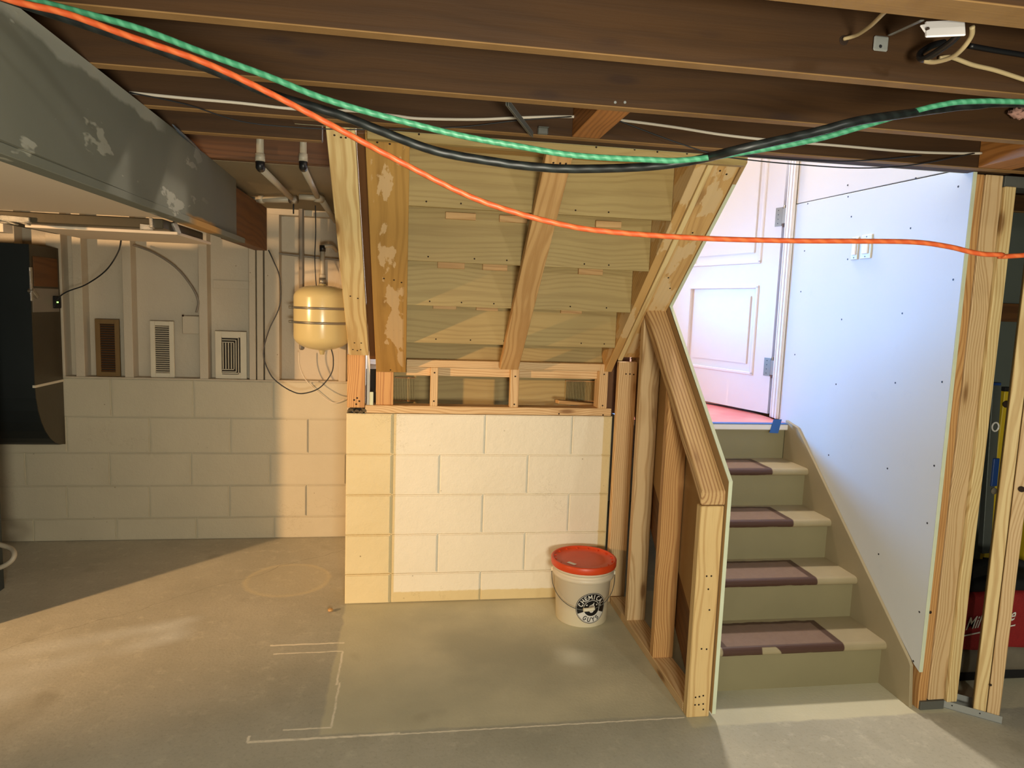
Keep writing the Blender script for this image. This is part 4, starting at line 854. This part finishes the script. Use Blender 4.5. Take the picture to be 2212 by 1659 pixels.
# wire bail with grip
sd = Vector((-math.sin(th0), math.cos(th0), 0)); vd = Vector((math.cos(th0-.33), math.sin(th0-.33), 0)); sd = Vector((-vd.y, vd.x, 0)); c0 = Vector((bx_, by_, .235))
hp = [c0+sd*(-.154*math.cos(t_))+vd*(.168*math.sin(t_))+Vector((0, 0, -.125*math.sin(t_)**.8 if t_ not in (0, PI) else 0)) for t_ in [i*PI/12 for i in range(13)]]
tube('bail', hp, .0018, 'darksteel', bk, n=4)
tube('grip', hp[6:8]+[hp[7]+(hp[8]-hp[7])*.3], .0085, 'grip', bk, n=3, seg=12)
for s_ in (-1, 1): tube('ear', [c0+sd*s_*.142, c0+sd*s_*.156], .012, 'bucket', bk, smooth=False, seg=12)
# ------------------------------------------------------------------ cords slung under the joists
yo = lambda u: 1.22+.10*(u/2212)
cable('orange_extension_cord', 'orange extension cord sagging across the whole room below the joists', [at(u, v, 'y', yo(u)) for u, v in ((-60, -26), (40, 5), (145, 30), (289, 82), (434, 132), (560, 190), (700, 262), (850, 342), (1000, 418), (1100, 455), (1200, 482), (1300, 499), (1500, 514), (1700, 520), (1850, 521), (1975, 523), (2050, 533), (2110, 547), (2160, 550), (2280, 546))]+[Vector((2.5, 1.25, 1.80)), Vector((2.9, 1.2, 1.97)), Vector((3.0, 1.10, 2.03))], .0053, 'orange', seg=10)
gp = [(-60, -45), (20, -12), (90, 5), (289, 58), (434, 112), (579, 165), (680, 206), (780, 238), (897, 269), (1000, 294), (1114, 315), (1244, 336), (1400, 345), (1477, 346), (1603, 330), (1754, 303), (1854, 276), (1955, 246), (2030, 227), (2105, 219), (2280, 222)]
cable('green_extension_cord', 'mint green extension cord hanging above the black cord', [at(u, v, 'y', 1.30) for u, v in gp]+[Vector((2.35, 1.28, 2.015)), Vector((3.1, 1.2, 2.02))], .0056, 'green', seg=10)
bp = [(-60, -30), (60, 12), (145, 40), (300, 92), (452, 148), (579, 201), (680, 232), (750, 254), (810, 278), (940, 326), (1071, 350), (1150, 360), (1244, 365), (1400, 360), (1502, 346), (1603, 321), (1754, 287), (1854, 261), (1955, 246), (2030, 236), (2105, 228), (2280, 226)]
cable('black_extension_cord', 'thick glossy black cord sagging between the green and orange cords', [at(u, v, 'y', 1.36-.13*max(0, min(1, (u-1480)/120))*max(0, min(1, (1990-u)/60))) for u, v in bp]+[Vector((2.4, 1.34, 2.01)), Vector((3.1, 1.3, 2.02))], .0085, 'blackcord', seg=10)
cable('white_cable', 'white cable stapled along the header joist', [at(u, v, 'y', 2.145) for u, v in ((280, 200), (400, 212), (514, 222), (612, 233), (700, 240), (754, 239), (854, 250), (906, 256), (1027, 258), (1127, 254), (1235, 252), (1334, 259), (1452, 274), (1560, 291), (1678, 304), (1804, 314), (1955, 327), (2060, 331), (2120, 331))], .0045, 'romex')
cable('thin_wire', 'thin dark wire drooping across the top of the stair opening', [at(u, v, 'y', 2.13) for u, v in ((1330, 258), (1440, 300), (1540, 333), (1598, 343), (1707, 354), (1855, 363), (1973, 356), (2105, 331))], .002, 'wire')
cable('thin_wire', 'second thin dark wire just above the drooping one', [at(u, v, 'y', 2.14) for u, v in ((1560, 330), (1680, 342), (1800, 348), (1890, 345), (1990, 336))], .002, 'wire')
cable('bare_wire', 'fine wire strung left of the steel strap under the joists', [at(u, v, 'y', 2.13) for u, v in ((280, 200), (400, 225), (520, 262), (640, 275), (760, 280), (880, 278), (1000, 274), (1120, 260), (1235, 252))], .0018, 'wire')
# steel strap and clip between joists
sp = thing('bridging_strap', 'diagonal steel bridging strap between the two middle joists', 'strap', at(1125, 255, 'y', 2.0)); a, b = at(1098, 222, 'y', 1.87), at(1151, 291, 'y', 2.15); board('strap', a, b, .018, .002, 'darksteel', sp, up=(1, 0, 0)); board('strap_side', a+Vector((-.006, 0, 0)), b+Vector((-.006, 0, 0)), .002, .014, 'darksteel', sp)
cl = thing('steel_clip', 'small bent steel clip on the header joist beside the strap', 'clip', at(1172, 282, 'y', 2.15)); a, b = at(1162, 274, 'y', 2.15), at(1184, 291, 'y', 2.15); box('plate', a.x, b.x, 2.148, 2.16, b.z, a.z, 'darksteel', cl, .003); box('lip', a.x, b.x, 2.138, 2.149, a.z-.003, a.z, 'darksteel', cl, .001)
# fittings in the nearest joist bay
yj = 1.452
pb = thing('plate_bracket', 'galvanised plate bracket with arm on the joist at top right', 'bracket', at(1905, 92, 'y', yj)); a, b = at(1889, 76, 'y', yj), at(1917, 112, 'y', yj); box('plate', a.x, b.x, yj-.003, yj+.004, b.z, a.z, 'steel', pb, .003); dot('screw', at(1902, 100, 'y', yj-.003), (0, -1, 0), .004, 'screw', pb)
board('arm', at(1922, 76, 'y', yj-.002), at(1992, 44, 'y', 1.25), .010, .003, 'steel', pb)
cable('cream_cable', 'short cream cable leaving a hole in the second joist', [at(1823, 84, 'y', yj), at(1850, 76, 'y', 1.42), at(1880, 56, 'y', 1.34), at(1906, 31, 'y', 1.25), at(1920, 18, 'y', 1.19)], .0042, 'cream'); hl = dot('bore_hole', at(1823, 87, 'y', yj+.005), (0, -1, 0), .011, 'hole', ce)
wcl = thing('white_cleat', 'white metal cleat screwed under the nearest double joist', 'cleat', at(2050, 60, 'y', 1.20)); board('tongue', at(1998, 64, 'y', 1.20), at(2085, 60, 'y', 1.17), .045, .004, 'white', wcl, up=(0, -1, .6)); board('tip', at(1994, 66, 'y', 1.20), at(2010, 63, 'y', 1.20), .028, .004, 'white', wcl, up=(0, -1, .6)); dot('hole', at(2004, 63, 'y', 1.195), (0, -1, -.3), .004, 'hole', wcl)
cable('cable_loop', 'cream cable looping down from the cleat at top right', [at(u, v, 'y', yy) for u, v, yy in ((2100, 58, 1.22), (2098, 78, 1.24), (2080, 104, 1.27), (2055, 124, 1.31), (2020, 134, 1.35), (1998, 132, 1.37))], .0048, 'cream')
cable('black_loop', 'black cable coil inside the cream cable loop', [at(u, v, 'y', yy) for u, v, yy in ((2074, 70, 1.26), (2058, 88, 1.29), (2030, 108, 1.33), (2000, 126, 1.37), (1988, 125, 1.39), (1990, 113, 1.40), (2015, 98, 1.40), (2040, 92, 1.40))], .007, 'black')
cable('cream_cable', 'cream cable stapled along the second joist to the right edge', [at(u, v, 'y', 1.445) for u, v in ((2030, 126), (2055, 124), (2100, 140), (2150, 152), (2212, 172), (2300, 200))], .005, 'cream')
cable('black_rod', 'black rod along the second joist near the right edge', [at(u, v, 'y', 1.44) for u, v in ((2095, 99), (2150, 109), (2212, 119), (2300, 134))], .006, 'black', 'rod')
bm = bmesh.new(); bmesh.ops.create_icosphere(bm, subdivisions=3, radius=.5); pc_ = at(2203, 245, 'y', 1.78)
for v in bm.verts: v.co = pc_+Vector((v.co.x*.07, v.co.y*.03, v.co.z*.03))+Vector((random.uniform(-1, 1), random.uniform(-1, 1), random.uniform(-1, 1)))*.004
props(bm_obj('insulation_tuft', bm, 'fluff', smooth=True), 'pinkish tuft of insulation on the joist at right edge', 'insulation', kind='stuff')
ch = bmesh.new(); bmesh.ops.create_icosphere(ch, subdivisions=2, radius=.012); p = at(714, 1318, 'z', .008)
for v in ch.verts: v.co = p+Vector((v.co.x*1.1, v.co.y, v.co.z*.7))+Vector((random.uniform(-1, 1), random.uniform(-1, 1), random.uniform(0, 1)))*.001
props(bm_obj('stone_chip', ch, 'brace'), 'small orange chip lying on the floor by the wall corner', 'chip')
